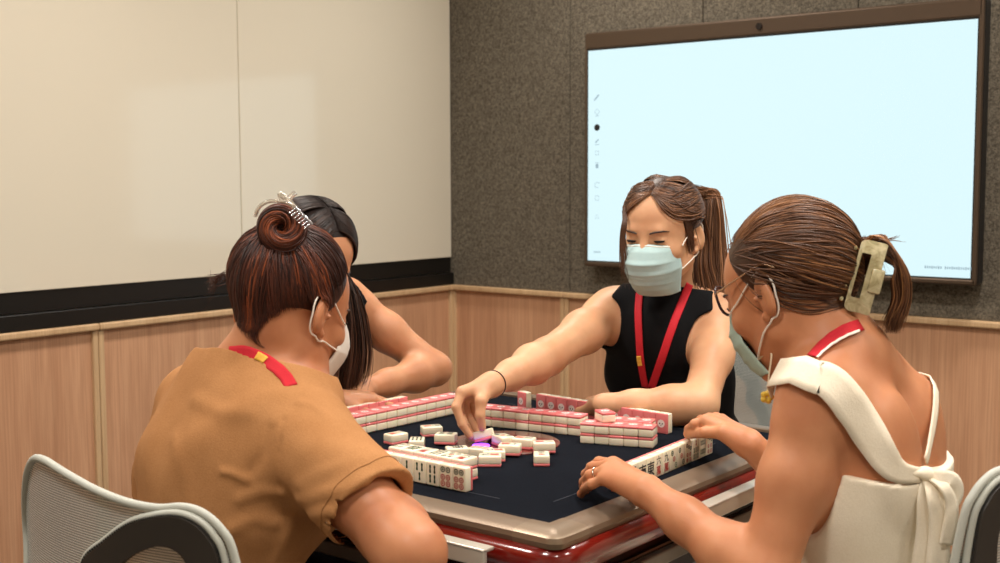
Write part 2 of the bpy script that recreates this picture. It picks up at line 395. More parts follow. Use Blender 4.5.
# ================================================================ tiles
CRM = mat('tile_cream', (240, 231, 205), rough=.26, coat=.25, sss=.15); PNK = mat('tile_pink', (228, 122, 122), rough=.3, coat=.25)
PWH = mat('tile_back_print', (246, 226, 220), rough=.35); GRN = mat('tile_green', (34, 62, 36), rough=.4); REDI = mat('tile_red', (176, 38, 34), rough=.4); BLKI = mat('tile_black', (28, 28, 34), rough=.4)
TW, TL, TH, TB = .028, .040, .0195, .0055          # width, length, thickness, pink layer
_cache = {}
def tile_meshes():
    if 'body' not in _cache:
        for n, lo, hi, M in (('tile_body', TB-.0012, TH, CRM), ('back_layer', 0, TB, PNK)):
            bm = bmesh.new(); box(bm, (-TW/2, -TL/2, lo), (TW/2, TL/2, hi), .0028 if n == 'tile_body' else .002, 3)
            me = bpy.data.meshes.new(n); bm.to_mesh(me); bm.free(); me.materials.append(M); me.shade_smooth(); me.set_sharp_from_angle(angle=math.radians(38)); _cache[n] = me
        bm = bmesh.new(); n = 20; z = -.00025                          # white rounded patch with dots, on the pink back
        for cx_, cy_, rx, ry in ((0, 0, .0085, .0078),):
            bm.faces.new([bm.verts.new((cx_+rx*math.cos(2*PI*k/n), cy_+ry*math.sin(2*PI*k/n), z)) for k in range(n)][::-1]); z -= .00004
        z = -.0005
        for cx_, cy_, rx, ry in ((-.0032, 0, .0014, .0016), (.0032, 0, .0014, .0016), (0, -.0034, .0012, .0008)):
            f = bm.faces.new([bm.verts.new((cx_+rx*math.cos(2*PI*k/10), cy_+ry*math.sin(2*PI*k/10), z)) for k in range(10)][::-1]); f.material_index = 1
        me = bpy.data.meshes.new('back_print'); bm.to_mesh(me); bm.free(); me.materials.append(PWH); me.materials.append(BLKI); _cache['back_print'] = me
        _cache['body'] = 1
    return _cache
def face_mesh(kind):
    if kind in _cache: return _cache[kind]
    bm = bmesh.new(); z0 = TH+.0002
    def disc(x, y, r, mi):
        n = 16
        for rr, m_, dz in ((r, mi, 0), (r*.62, 3, .00006), (r*.36, mi, .00012)):
            bm.faces.new([bm.verts.new((x+rr*math.cos(2*PI*k/n), y+rr*math.sin(2*PI*k/n), z0+dz)) for k in range(n)]).material_index = m_
    def stick(x, y, l, mi, w=.0034):
        n = 6
        pts = [(w/2*math.cos(a), l/2-w/2+w/2*math.sin(a)) for a in np.linspace(0, PI, n)]+[(-w*.32, 0)]+[(w/2*math.cos(a), -l/2+w/2+w/2*math.sin(a)) for a in np.linspace(PI, 2*PI, n)]+[(w*.32, 0)]
        bm.faces.new([bm.verts.new((x+a, y+b, z0)) for a, b in pts]).material_index = mi
    def text(s, size, x, y, mi, bold=.0):
        v, f = glyph(s, size, bold); vv = [bm.verts.new((x+a[0], y+a[1], z0)) for a in v]
        for q in f:
            try: bm.faces.new([vv[i] for i in q]).material_index = mi
            except ValueError: pass
    G, R, B = 0, 1, 2; s, a = kind[0], kind[1:]
    if s == 'd':
        n = int(a); r = .0042
        L = {1: [(0, 0, G)], 2: [(0, .009, G), (0, -.009, R)], 3: [(-.0068, .011, G), (0, 0, R), (.0068, -.011, G)], 4: [(-.006, .009, G), (.006, .009, G), (-.006, -.009, G), (.006, -.009, G)],
             5: [(-.007, .011, G), (.007, .011, G), (0, 0, R), (-.007, -.011, G), (.007, -.011, G)],
             6: [(-.0055, .0115, G), (.0055, .0115, G), (-.0055, -.001, R), (.0055, -.001, R), (-.0055, -.0115, R), (.0055, -.0115, R)],
             7: [(-.007, .0135, G), (0, .0105, G), (.007, .0075, G), (-.0055, -.003, R), (.0055, -.003, R), (-.0055, -.0125, R), (.0055, -.0125, R)]}[n]
        for x, y, c in L: disc(x, y, .0095 if n == 1 else (.0058 if n == 2 else (.0046 if n < 6 else .0049 if n == 6 else .0036)), c)
    elif s == 'b':
        n = int(a)
        L = {2: [(0, .008, G), (0, -.008, G)], 3: [(-.0055, .008, G), (.0055, .008, G), (0, -.008, G)], 4: [(-.0048, .008, G), (.0048, .008, G), (-.0048, -.008, G), (.0048, -.008, G)],
             6: [(x, y, G) for x in (-.0075, 0, .0075) for y in (.008, -.008)], 7: [(0, .0125, R)]+[(x, y, G) for x in (-.0075, 0, .0075) for y in (0, -.0115)],
             8: [(x, y, G) for x in (-.0078, -.0026, .0026, .0078) for y in (.008, -.008)], 9: [(x, y, c) for x, c in ((-.0075, G), (0, R), (.0075, G)) for y in (.0115, 0, -.0115)]}[n]
        for x, y, c in L: stick(x, y, .014 if n < 7 else .0098, c, .0042 if n < 7 else .0036)
    elif s == 'w':
        text(a, .0165, 0, .009, B, .0002); text('萬', .0175, 0, -.0085, R, .0002)
    elif s == 'z':
        text(a, .027, 0, 0, R if a == '中' else (G if a == '發' else B), .0003)
    me = bpy.data.meshes.new('face_print'); bm.to_mesh(me); bm.free()
    for M in (GRN, REDI, BLKI, CRM): me.materials.append(M)
    _cache[kind] = me; return me
def tile(M, label, group, face=None, back=False, name='mahjong_tile'):
    """M maps the tile lying on its pink back (z up) to the world; an Empty at its base carries the three parts"""
    c = tile_meshes()
    o = bpy.data.objects.new(name, c['tile_body']); COL.objects.link(o); o.matrix_world = M; tag(o, label, 'tile', group)
    b = bpy.data.objects.new('back_layer', c['back_layer']); COL.objects.link(b); b.parent = o; tag(b, 'pink back layer')
    if back:
        q = bpy.data.objects.new('back_print', c['back_print']); COL.objects.link(q); q.parent = o
    if face:
        q = bpy.data.objects.new('face_print', face_mesh(face)); COL.objects.link(q); q.parent = o
    return o
def T(x, y, z): return Matrix.Translation((x, y, z))
def RZ(d): return Matrix.Rotation(math.radians(d), 4, 'Z')
def RX(d): return Matrix.Rotation(math.radians(d), 4, 'X')
def RY(d): return Matrix.Rotation(math.radians(d), 4, 'Y')
def flat_up(x, y, rz, z=ZT): return T(x, y, z)@RZ(rz)
def flat_down(x, y, rz, z=ZT): return T(x, y, z+TH)@RZ(rz)@RX(180)
def stand(x, y, rz, z=ZT):          # upright, the face turned to -Y before rz, back plane through (x, y)
    return T(x, y, z+TL/2)@RZ(rz)@RX(90)
ORD = ['first', 'second', 'third', 'fourth', 'fifth', 'sixth', 'seventh', 'eighth', 'ninth', 'tenth', 'eleventh', 'twelfth', 'thirteenth', 'fourteenth', 'fifteenth', 'sixteenth']
WP = TW+.0003
FN = {'d2': 'two dots', 'd3': 'three diagonal dots', 'd6': 'six dots', 'd7': 'seven dots', 'd1': 'one large dot', 'd5': 'five dots', 'd4': 'four dots', 'b2': 'two bamboo sticks', 'b3': 'three bamboo sticks', 'b4': 'four bamboo sticks', 'b6': 'six bamboo sticks', 'b7': 'seven bamboo sticks', 'b8': 'eight bamboo sticks', 'b9': 'nine bamboo sticks'}
# 1. the front hand, faces towards the tan-shirted player; from its free right-hand end
xr, yr = -1.058-.0+.0, 1.369+.0
er = onz(465.5, 493, ZT); xr, yr = er[0]-TW/2, er[1]
for k, f in enumerate(['d6', 'd6', 'b4', 'b3', 'b2', 'd2', 'd3', 'wー'.replace('ー', '七'), 'w五', 'w四', 'z西', 'z西']):
    tile(stand(xr-k*WP, yr+TH, 0), 'upright tile in the tan-shirted player\'s row, %s from its right end' % ORD[k], 'hand of the tan-shirted player', f, True)
# 2. two-high exposed block just behind that row
ex = onz(472, 478, ZT+.0); bx, by = xr-.040, yr+TH+.0215
for k, f in enumerate(['w八', 'd5', 'b6', 'w二', 'z發', 'd4']):
    for lv in (0, 1):
        tile(flat_up(bx-k*(TW+.0004), by+TL/2-.0, 0, ZT+lv*(TH+.0002)), 'face-up tile behind the tan-shirted player\'s row, %s from right, %s layer' % (ORD[k], ('lower', 'upper')[lv]), 'face-up block behind the front row', f)
# 3. right-hand woman's row, standing along her edge of the mat, faces to +X
f0 = onz(652, 480, ZT); f1 = onz(709, 455, ZT)
d = V(f1[0]-f0[0], f1[1]-f0[1]); d /= np.linalg.norm(d); ang = math.degrees(math.atan2(d[1], d[0]))
nrm = V(d[1], -d[0])                                  # towards +X
st = onz(713, 453.3, ZT)[:2]
for k, f in enumerate(['d7', 'b8', 'b7', 'd7', 'd3', 'd3', 'w九', 'w六', 'z東', 'z南', 'w二', 'w一']):
    c = st-d*(k+.5)*WP-nrm*TH
    tile(stand(c[0], c[1], ang), 'upright tile between the white-dressed player\'s hands, %s from the far end' % ORD[k], 'hand of the white-dressed player', f, True)
# 4. left two-high wall, backs up, along the left side of the mat
a0, a1 = onz(362, 434.6, ZT)[:2], onz(455, 414.2, ZT)[:2]; d = (a1-a0)/np.linalg.norm(a1-a0); ang = math.degrees(math.atan2(d[1], d[0]))-90; nx = V(-d[1], d[0])
for k in range(15):
    for lv in (0, 1):
        c = a1+d*(.028)-d*(k+.5)*WP+nx*(TL/2)
        tile(flat_down(c[0], c[1], ang-90, ZT+lv*(TH+.0003)), 'pink-backed tile in the left wall, %s from the far end, %s layer' % (ORD[k], ('lower', 'upper')[lv]), 'left wall of tiles', None, lv == 1)
# 5. hand row behind it, standing with pink backs inwards
for k in range(11):
    c = a1-d*(.070)-d*(k+.5)*WP+nx*(TL+.030)
    tile(stand(c[0], c[1], ang-90), 'upright tile behind the left two-high wall, %s from the far end' % ORD[k], 'hand of the dark-haired player', 'b4', True)
# 6. far two-high wall in front of the black-top player
a0, a1 = onz(482, 426.0, ZT)[:2], onz(580.5, 436.6, ZT)[:2]; d = (a1-a0)/np.linalg.norm(a1-a0); ang = math.degrees(math.atan2(d[1], d[0])); nx = V(-d[1], d[0])
for k in range(9):
    for lv in (0, 1):
        c = a1-d*(k+.5)*WP+nx*(TL/2)+V(rng.normal(0, .0006), rng.normal(0, .0008))
        tile(flat_down(c[0], c[1], ang, ZT+lv*(TH+.0003)), 'pink-backed tile in the long far wall, %s from the right, %s layer' % (ORD[k], ('lower', 'upper')[lv]), 'far wall of tiles', None, lv == 1)
A1w = a1
# 7. the nearer block of five columns, two high, and the row behind it
a0, a1 = onz(579.5, 443.3, ZT)[:2], onz(653, 448.8, ZT)[:2]; d = (a1-a0)/np.linalg.norm(a1-a0); ang = math.degrees(math.atan2(d[1], d[0])); nx = V(-d[1], d[0])
for k in range(5):
    for lv in (0, 1):
        c = a1-d*(k+.5)*WP+nx*(TL/2)+V(rng.normal(0, .0004), rng.normal(0, .0006))
        tile(flat_down(c[0], c[1], ang, ZT+lv*(TH+.0003)), 'pink-backed tile in the short near block, %s from the right, %s layer' % (ORD[k], ('lower', 'upper')[lv]), 'short block of tiles', None, lv == 1)
for k in range(4):
    for lv in (0, 1):
        c = a1-d*(k+1.0)*WP+nx*(TL*1.5+.008)
        tile(flat_down(c[0], c[1], ang, ZT+lv*(TH+.0003)), 'pink-backed tile directly behind the short block, %s from right, %s layer' % (ORD[k], ('lower', 'upper')[lv]), 'block behind the short block', None, lv == 1)
c = a1-d*(3.55)*WP+nx*(TL/2+.012)
tile(flat_down(c[0], c[1], ang+38, ZT+2*TH+.0009), 'single pink-backed tile lying askew on top of the short block', None, None, True)
# 8. the far hand, standing with pink backs towards us
a0, a1 = onz(538, 412.6, ZT)[:2], onz(667, 434.6, ZT)[:2]; L = np.linalg.norm(a1-a0); d = (a1-a0)/L; ang = math.degrees(math.atan2(d[1], d[0]))
for k in range(12):
    c = a1-d*(k+.5)*WP
    tile(stand(c[0], c[1], ang+180), 'upright pink-backed tile in the black-top player\'s row, %s from the right' % ORD[k], 'hand of the black-top player', None, True)
c = onz(523, 410.5, ZT)
tile(stand(c[0]-.006, c[1], ang+180-14), 'lone upright tile with pink back standing left of the black-top player\'s row', None, None, True)
# 9. loose tiles thrown round the centre
LOOSE = [(396, 446, -8, 'w三', 'leftmost loose tile, face up, left of the scattered centre tiles'),
         (417, 452, 38, 'b6', 'loose face-up tile with green sticks, end-on, second from the left'),
         (431.5, 438.5, -35, 'w四', 'loose face-up tile farthest back at the left, near the left wall'),
         (446, 448, -62, 'b8', 'loose face-up tile left of the held tile, showing rows of sticks'),
         (457, 460.5, -40, 'z南', 'loose face-up tile half hidden behind the front row\'s end block'),
         (480, 461, 100, 'b9', 'loose face-up tile directly in front of the held tile'),
         (494, 463.5, 130, 'w七', 'loose face-up tile tucked behind the nearest centre tile'),
         (490, 468.5, 127, 'w九', 'nearest loose tile of the centre scatter, long side to the front'),
         (510, 459, -62, 'w一', 'loose face-up tile in the middle of the centre scatter'),
         (503, 450, 70, 'd3', 'loose face-up tile at the back of the scatter, right of the held tile'),
         (524, 452.5, -75, 'w五', 'loose face-up tile at the back right of the centre scatter'),
         (544, 456.5, -48, 'w八', 'rightmost long loose tile of the centre scatter'),
         (541.5, 467, 38, 'd2', 'loose face-up tile alone at the right, its short end to the front')]
for px, py, rz, f, lb in LOOSE:
    c = onz(px, py-3, ZT); dist = np.linalg.norm(c[:2]-TC); z = ZT+(.003 if dist < .12 else 0)
    tile(flat_up(c[0], c[1], rz, z), lb, 'loose tiles in the middle', f)
# ================================================================ mesh task chairs
MESHF = mat('chair_mesh', (176, 186, 187), rough=.8, spec=.2); t = NT(MESHF)
v = t.coord((1, 1, 1), 'UV'); w1 = t.add('ShaderNodeTexWave'); w1.bands_direction = 'Y'; w1.inputs['Scale'].default_value = 7; t.l.new(v, w1.inputs[0])
w2 = t.add('ShaderNodeTexWave'); w2.bands_direction = 'X'; w2.inputs['Scale'].default_value = 12; t.l.new(v, w2.inputs[0])
mx = t.add('ShaderNodeMath', operation='MULTIPLY'); t.l.new(w1.outputs['Fac'], mx.inputs[0]); t.l.new(w2.outputs['Fac'], mx.inputs[1])
t.base(t.ramp(w1.outputs['Fac'], [(.2, (112, 118, 116)), (.55, (196, 200, 194))])); t.bump(w1.outputs['Fac'], .4, .002)
al = t.add('ShaderNodeMapRange'); t.l.new(mx.outputs[0], al.inputs[0]); al.inputs[1].default_value = .0; al.inputs[2].default_value = .35; al.inputs[3].default_value = 1; al.inputs[4].default_value = .6
t.l.new(al.outputs[0], t.b.inputs['Alpha'])
RIMF = mat('chair_rim', (186, 188, 178), rough=.6); RINGM = mat('chair_ring', (48, 42, 36), rough=.5); GREYM = mat('chair_grey', (92, 92, 90), rough=.45); LOOPC = mat('chair_thread', (150, 150, 142), rough=.7); STITCH = mat('chair_stitch', (36, 36, 34), rough=.7); SEATF = mat('chair_seat', (150, 154, 150), rough=.9)
ch = empty('task_chair', (0, 0, 0), 0, '-', 'chair', 'mesh task chairs round the table')
CX, CY = -1.40, .885
BZ0, BZC = .50, .70
top_px = [(24, 520), (26, 480), (33, 460), (44, 460), (62, 471), (98, 491), (130, 503), (158, 508), (182, 507), (202, 513), (220, 529), (233, 556)]
def back_y(x, z): return .055*abs(x/.25)**2.2-.018*math.exp(-((z-.62)/.09)**2)-(z-.70)*.08
def on_back(x, y):
    p = ony(x, y, CY)
    for _ in range(6): p = ony(x, y, CY+back_y(p[0]-CX, p[2]))
    return (p[0]-CX, p[2])
top_l = [on_back(x, y) for x, y in top_px]
poly = top_l+[(top_l[-1][0]+.012, .70), (top_l[-1][0]-.005, .58), (.13, .505), (-.02, .49), (-.17, .50), (-.235, .57), (top_l[0][0]+.004, .70)]
NA = 120
oc = spline([(x, 0, z) for x, z in poly], NA, True); cen = V(-.03, 0, .70)
def back_pt(x, z, off=0):
    return (x, back_y(x, z)+off, z)      # the sitter faces +y; off < 0 is the rear face
loop = np.array([back_pt(p[0], p[2]) for p in oc])
rr = np.linspace(0.02, .99, 18); vs = []; uv = []
for r in rr:
    for p in oc:
        q = cen+(p-cen)*r; vs.append(back_pt(q[0], q[2])); uv.append((q[0], q[2]))
fs = np.array([(i*NA+j, i*NA+(j+1) % NA, (i+1)*NA+(j+1) % NA, (i+1)*NA+j) for i in range(len(rr)-1) for j in range(NA)])
me = np_mesh('back_mesh', vs, fs); ul = me.uv_layers.new(name='UVMap')
lv_ = np.empty(len(me.loops), np.int32); me.loops.foreach_get('vertex_index', lv_)
ul.data.foreach_set('uv', np.array(uv, np.float32)[lv_].ravel()*12)
back = link('backrest', me, MESHF, ch, True); tag(back, 'light grey woven mesh back')
v, f = tube_arrays(loop, .0055, 10, True); rim = link('rim', np_mesh('rim', v, f), RIMF, back, True)
# dark window frame sewn to the mesh behind one side, edged by a pale bead with stitches
fpx = [(88, 560), (110, 538), (134, 521), (158, 514), (182, 512), (202, 519), (217, 534), (228, 560)]
fl = [on_back(x, y) for x, y in fpx]
fpoly = fl+[(fl[-1][0]+.006, .70), (fl[-1][0]-.01, .60), (.12, .53), (.02, .52), (-.07, .56), (fl[0][0]-.02, .70)]
fo = spline([(x, 0, z) for x, z in fpoly], NA, True); fc = V(.07, 0, .68)
vs = []; fs = []
for p in fo:
    d_ = np.linalg.norm(p-fc); k0 = 1-.004/d_; k1 = 1-.052/d_
    for r, o_ in ((k0, -.004), (k1, -.004), (k1, -.012), (k0, -.014)):
        q = fc+(p-fc)*r; vs.append(back_pt(q[0], q[2], o_))
for j in range(NA):
    k = (j+1) % NA
    for q in range(4): fs.append((j*4+q, k*4+q, k*4+(q+1) % 4, j*4+(q+1) % 4))
rg = link('window_frame', np_mesh('window_frame', vs, np.array(fs)), RINGM, ch, True); rg.data.set_sharp_from_angle(angle=.6); tag(rg, 'dark window frame behind the mesh')
bl_ = np.array([back_pt(p[0], p[2], -.006) for p in fo]); link('seam_bead', np_mesh('seam_bead', *tube_arrays(bl_, .0048, 8, True)), RIMF, rg, True)
f3_ = spline([(x, 0, z) for x, z in fpoly], 300, True); lp2 = np.array([back_pt(p[0]+(fc[0]-p[0])*.012, p[2]+(fc[2]-p[2])*.012, -.0108) for p in f3_])
link('stitching', np_mesh('stitching', *join([tube_arrays(lp2[[k, (k+1) % 300]], .0016, 5) for k in range(0, 300, 2)])), STITCH, rg)
# spine, seat, column and base
bm = bmesh.new(); tube_bm(bm, spline([(0, -.03, .70), (0, -.075, .60), (0, -.06, .48), (0, .04, .41), (0, .2, .40)], 20), .02, 10); bm_obj('spine', bm, GREYM, ch, True)
vs = []
for i in range(15):
    for j in range(15):
        u, w = -1+i/7, -1+j/7; x = u*math.sqrt(1-w*w/2)*.255; y = w*math.sqrt(1-u*u/2)*.25
        vs.append((x, y+.27, .455+.012*u*u-.03*max(0, w-.4)**2))
st = link('seat', np_mesh('seat', vs, grid_faces(15, 15)), SEATF, ch, True); solidify(st, .05, -1 if False else 0)
bm = bmesh.new(); lathe(bm, [(.03, .08), (.03, .22), (.02, .22), (.02, .40)], 16, c=(0, .26)); box(bm, (-.09, .17, .385), (.09, .36, .425), .012); bm_obj('gas_column', bm, GREYM, ch)
for k in range(5):
    a = 2*PI*k/5+.3; bm = bmesh.new(); M = Matrix.Translation((0, .26, 0))@Matrix.Rotation(a, 4, 'Z')
    box(bm, (0, -.02, .075), (.29, .02, .105), .008, 2, M=M); l = bm_obj('base_leg', bm, GREYM, ch)
    bm = bmesh.new(); bmesh.ops.create_cone(bm, cap_ends=True, segments=20, radius1=.029, radius2=.029, depth=.04, matrix=M@Matrix.Translation((.275, 0, .029))@Matrix.Rotation(PI/2, 4, 'X')); box(bm, (.262, -.008, .03), (.288, .008, .085), 0, M=M); bm_obj('caster', bm, STITCH, l)
def copy_tree(o, parent=None):
    c = o.copy(); COL.objects.link(c); c.parent = parent
    for q in list(o.children): copy_tree(q, c)
    return c
CH = [((-1.40, .885, 0), 0, 'light mesh task chair behind the tan-shirted woman, winged back showing'),
      ((-.42, 1.75, .035), 90, 'mesh task chair behind the woman in the white dress'),
      ((-1.41, 2.84, 0), 180, 'blue-grey mesh task chair behind the woman in the black top'),
      ((-2.32, 1.97, -.01), -90, 'mesh task chair behind the long-haired woman, only one ear of its back showing')]
for k, (loc, rz, lb) in enumerate(CH):
    o = ch if k == 0 else copy_tree(ch)
    if k == 1: o.scale = (-1, 1, 1)
    o.location = loc; o.rotation_euler = (0, 0, math.radians(rz)); o['label'] = lb
# ================================================================ soft bodies: smooth unions of round cones and ellipsoids, meshed by surface nets
def nrm(v): v = np.asarray(v, float); return v/(np.linalg.norm(v)+1e-12)
class Prim:
    __slots__ = ('t', 'a', 'b', 'ra', 'rb', 'k', 'sub', 'n', 's', 'R', 'lo', 'hi', 'tagn', 'off', 'cut')
    def __init__(p, t, k, sub, tagn): p.t, p.k, p.sub, p.tagn, p.off, p.cut, p.n = t, k, sub, tagn, 0, None, None
    def copy(p):
        q = Prim(p.t, p.k, p.sub, p.tagn)
        for a in ('a', 'b', 'ra', 'rb', 'n', 's', 'R', 'lo', 'hi', 'off', 'cut'):
            if hasattr(p, a): setattr(q, a, getattr(p, a))
        return q
    def d(p, X):
        if p.t == 'c':
            q = X-p.a.astype(X.dtype); ba = (p.b-p.a).astype(X.dtype)
            if p.n is not None:
                w = q@p.n.astype(X.dtype); q = q+w[:, None]*(p.n*(p.s-1)).astype(X.dtype)
            h = np.clip(q@ba/max(float(ba@ba), 1e-9), 0, 1)
            r = np.linalg.norm(q-h[:, None]*ba, axis=1)-(p.ra+(p.rb-p.ra)*h)
        else:
            q = (X-p.a.astype(X.dtype))@p.R.T.astype(X.dtype)
            k0 = np.linalg.norm(q/p.ra.astype(X.dtype), axis=1); k1 = np.linalg.norm(q/(p.ra*p.ra).astype(X.dtype), axis=1)
            r = k0*(k0-1)/np.maximum(k1, 1e-6)
        r = r-p.off
        if p.cut is not None:
            for c, n in p.cut: r = np.maximum(r, ((X-c.astype(X.dtype))@n.astype(X.dtype)))
        return r
class Body:
    def __init__(s): s.p = []; s.post = []
    def cone(s, a, b, ra, rb, k=.02, sub=False, n=None, sq=1, tag='', cut=None):
        p = Prim('c', k, sub, tag); p.a, p.b, p.ra, p.rb = np.asarray(a, float), np.asarray(b, float), ra, rb
        if n is not None: p.n = nrm(n); p.s = sq
        r = max(ra, rb); p.lo = np.minimum(p.a, p.b)-r; p.hi = np.maximum(p.a, p.b)+r; p.cut = cut; s.p.append(p); return p
    def path(s, pts, rad, k=.02, **kw):
        for i in range(len(pts)-1): s.cone(pts[i], pts[i+1], rad[i], rad[i+1], k, **kw)
    def ell(s, c, r, R=None, k=.02, sub=False, tag=''):
        p = Prim('e', k, sub, tag); p.a = np.asarray(c, float); p.ra = np.asarray(r, float); p.R = np.eye(3) if R is None else np.asarray(R, float)
        m_ = max(r); p.lo = p.a-m_; p.hi = p.a+m_; s.p.append(p); return p
    def sph(s, c, r, k=.02, sub=False, tag=''): return s.cone(c, c, r, r, k, sub, tag=tag)
    def pick(s, f, off=0):
        b = Body()
        for p in s.p:
            if f(p):
                q = p.copy(); q.off = off; q.lo = p.lo-off; q.hi = p.hi+off; b.p.append(q)
        return b
    def ev(s, X, prims=None, post=True):
        D = np.full(len(X), .5, X.dtype)
        for p in (s.p if prims is None else prims):
            d = p.d(X); k = p.k
            if p.sub:
                d = -d; h = np.maximum(k-np.abs(D-d), 0)/k; D = np.maximum(D, d)+h*h*k*.25
            else:
                h = np.maximum(k-np.abs(D-d), 0)/k; D = np.minimum(D, d)-h*h*k*.25
        if post:
            for f in s.post: D = f(X, D)
        return D
    def grad(s, X, e=.0015):
        g = np.stack([s.ev(X+np.eye(3)[i]*e)-s.ev(X-np.eye(3)[i]*e) for i in range(3)], 1)
        return g/(np.linalg.norm(g, axis=1)[:, None]+1e-12)
    def snap(s, X, off=0, it=6):
        """move points on to the surface raised by off"""
        X = np.array(X, float)
        for _ in range(it): X = X-s.grad(X)*(s.ev(X)-off)[:, None]*.9
        return X
    def mesh(s, name, cell=.0028, B=48, lo=None, hi=None, margin=.03):
        L = np.min([p.lo for p in s.p if not p.sub], 0)-margin; H = np.max([p.hi for p in s.p if not p.sub], 0)+margin
        if lo is not None: L = np.maximum(L, lo)
        if hi is not None: H = np.minimum(H, hi)
        N = np.ceil((H-L)/cell).astype(int)+1
        VI, VP, FI = [], [], []; idx = np.arange(-1, B+2, dtype=np.float32)
        key = lambda c: (c[..., 0].astype(np.int64)*(N[1]+4)+c[..., 1])*(N[2]+4)+c[..., 2]
        for bi in range(0, N[0], B):
            for bj in range(0, N[1], B):
                for bk in range(0, N[2], B):
                    o = np.array([bi, bj, bk]); c0 = L+(o-1)*cell; c1 = L+(o+B+1)*cell
                    mg = .035
                    pr = [p for p in s.p if np.all(p.hi+mg+p.k > c0) and np.all(p.lo-mg-p.k < c1)]
                    if not any(not p.sub for p in pr): continue
                    cen = ((c0+c1)/2)[None]
                    if s.ev(cen, pr, False)[0] > np.linalg.norm(c1-c0)*.62+.02: continue
                    n = B+3; ax = [(L[i]+(o[i]+idx)*cell).astype(np.float32) for i in range(3)]
                    X = np.stack(np.meshgrid(*ax, indexing='ij'), -1).reshape(-1, 3)
                    D = s.ev(X, pr).reshape(n, n, n)
                    if D.min() > 0 or D.max() < 0: continue
                    S = D < 0
                    m_ = n-1; cor = [(i, j, k) for i in (0, 1) for j in (0, 1) for k in (0, 1)]
                    cs = sum(S[i:i+m_, j:j+m_, k:k+m_].astype(np.int8) for i, j, k in cor)
                    ci = np.argwhere((cs > 0) & (cs < 8))
                    if len(ci) == 0: continue
                    acc = np.zeros((len(ci), 3)); cnt = np.zeros(len(ci))
                    dv = {c: D[ci[:, 0]+c[0], ci[:, 1]+c[1], ci[:, 2]+c[2]] for c in cor}
                    for c in cor:
                        for axx in range(3):
                            if c[axx] == 0:
                                e = list(c); e[axx] = 1; e = tuple(e); a, b = dv[c], dv[e]; mk = (a < 0) != (b < 0)
                                t_ = np.where(mk, a/np.where(a == b, 1, a-b), 0); q = np.tile(np.array(c, float), (len(ci), 1)); q[:, axx] = t_
                                acc[mk] += q[mk]; cnt[mk] += 1
                    pos = L+(ci-1+o+acc/cnt[:, None])*cell
                    VI.append(key(ci-1+o+2)); VP.append(pos)
                    for axx in range(3):
                        sl0 = [slice(1, B+1)]*3; sl1 = list(sl0); sl1[axx] = slice(2, B+2)
                        A = S[tuple(sl0)]; Bm = S[tuple(sl1)]; ei = np.argwhere(A != Bm)
                        if len(ei) == 0: continue
                        fl = A[ei[:, 0], ei[:, 1], ei[:, 2]]; g = ei+1
                        u, w = (axx+1) % 3, (axx+2) % 3
                        def cell_(du, dw):
                            q = g.copy(); q[:, u] += du; q[:, w] += dw; return key(q-1+o+2)
                        qd = np.stack([cell_(-1, -1), cell_(0, -1), cell_(0, 0), cell_(-1, 0)], 1)
                        qd[~fl] = qd[~fl][:, ::-1]; FI.append(qd)
        VI = np.concatenate(VI); VP = np.concatenate(VP); FI = np.concatenate(FI)
        ids, first = np.unique(VI, return_index=True); P_ = VP[first]
        F = np.searchsorted(ids, FI); F = np.minimum(F, len(ids)-1); ok = np.all(ids[F] == FI, axis=1); F = F[ok]
        me = np_mesh(name, P_, F); me.shade_smooth(); return me
def smax(a, b, k): h = np.maximum(k-np.abs(a-b), 0)/k; return np.maximum(a, b)+h*h*k*.25
def smin(a, b, k): h = np.maximum(k-np.abs(a-b), 0)/k; return np.minimum(a, b)-h*h*k*.25
def wrinkle(X, s=1.0, seed=0):
    """soft folds: a sum of warped sines"""
    r = np.random.default_rng(seed); d = np.zeros(len(X))
    for k in range(6):
        a = nrm(r.normal(size=3)); w = r.uniform(16, 48); b = nrm(r.normal(size=3)); c = r.uniform(6, 14); e = nrm(r.normal(size=3))
        ph = X@a*w+1.5*np.sin(X@b*c+r.uniform(0, 6))+r.uniform(0, 6)
        d = d-((.5+.5*np.sin(ph))**4-.27)*(22/w)*np.clip(.2+1.1*np.sin(X@e*9+r.uniform(0, 6)), 0, 1.2)
    return (d*.0034*s).astype(X.dtype)
def basis(fwd, up):
    """columns right, forward, up"""
    f = nrm(fwd); r = nrm(np.cross(f, up)); u = np.cross(r, f); return np.stack([r, f, u], 1)

# ---------------------------------------------------------------- skin, hair, cloth materials
def skin(name, rgb, rgb2):
    M = mat(name, rgb, rough=.46, spec=.35, sss=.18); t = NT(M); v = t.coord(); n = t.noise(v, 14, 4, .55); n2 = t.noise(v, 230, 3, .6)
    t.base(t.ramp(n, [(.35, rgb2), (.65, rgb)])); t.bump(n2, .06, .001); return M
def hairmat(name, a, b, c):
    M = mat(name, b, rough=.44, spec=.35); t = NT(M); at = t.add('ShaderNodeAttribute'); at.attribute_name = 'strand'
    t.base(t.ramp(at.outputs['Fac'], [(0.02, a), (.5, b), (.97, c)])); return M
def cloth(name, rgb, rgb2, scale=300, rough=.9, bump=.25):
    M = mat(name, rgb, rough=rough, spec=.15); t = NT(M); v = t.coord((1, 1, 1)); n = t.noise(v, scale, 3, .65); n2 = t.noise(v, 16, 4, .6)
    t.base(t.mix(.5, t.ramp(n, [(.35, rgb2), (.65, rgb)]), t.ramp(n2, [(.35, rgb2), (.65, rgb)]))); t.bump(n, bump, .0015); return M
SK1 = skin('skin_tan', (192, 130, 92), (180, 115, 79)); SK3 = skin('skin_fair', (216, 168, 130), (206, 153, 116)); SK4 = skin('skin_warm', (199, 137, 98), (187, 122, 84)); SK2 = skin('skin_medium', (202, 145, 107), (190, 131, 94))
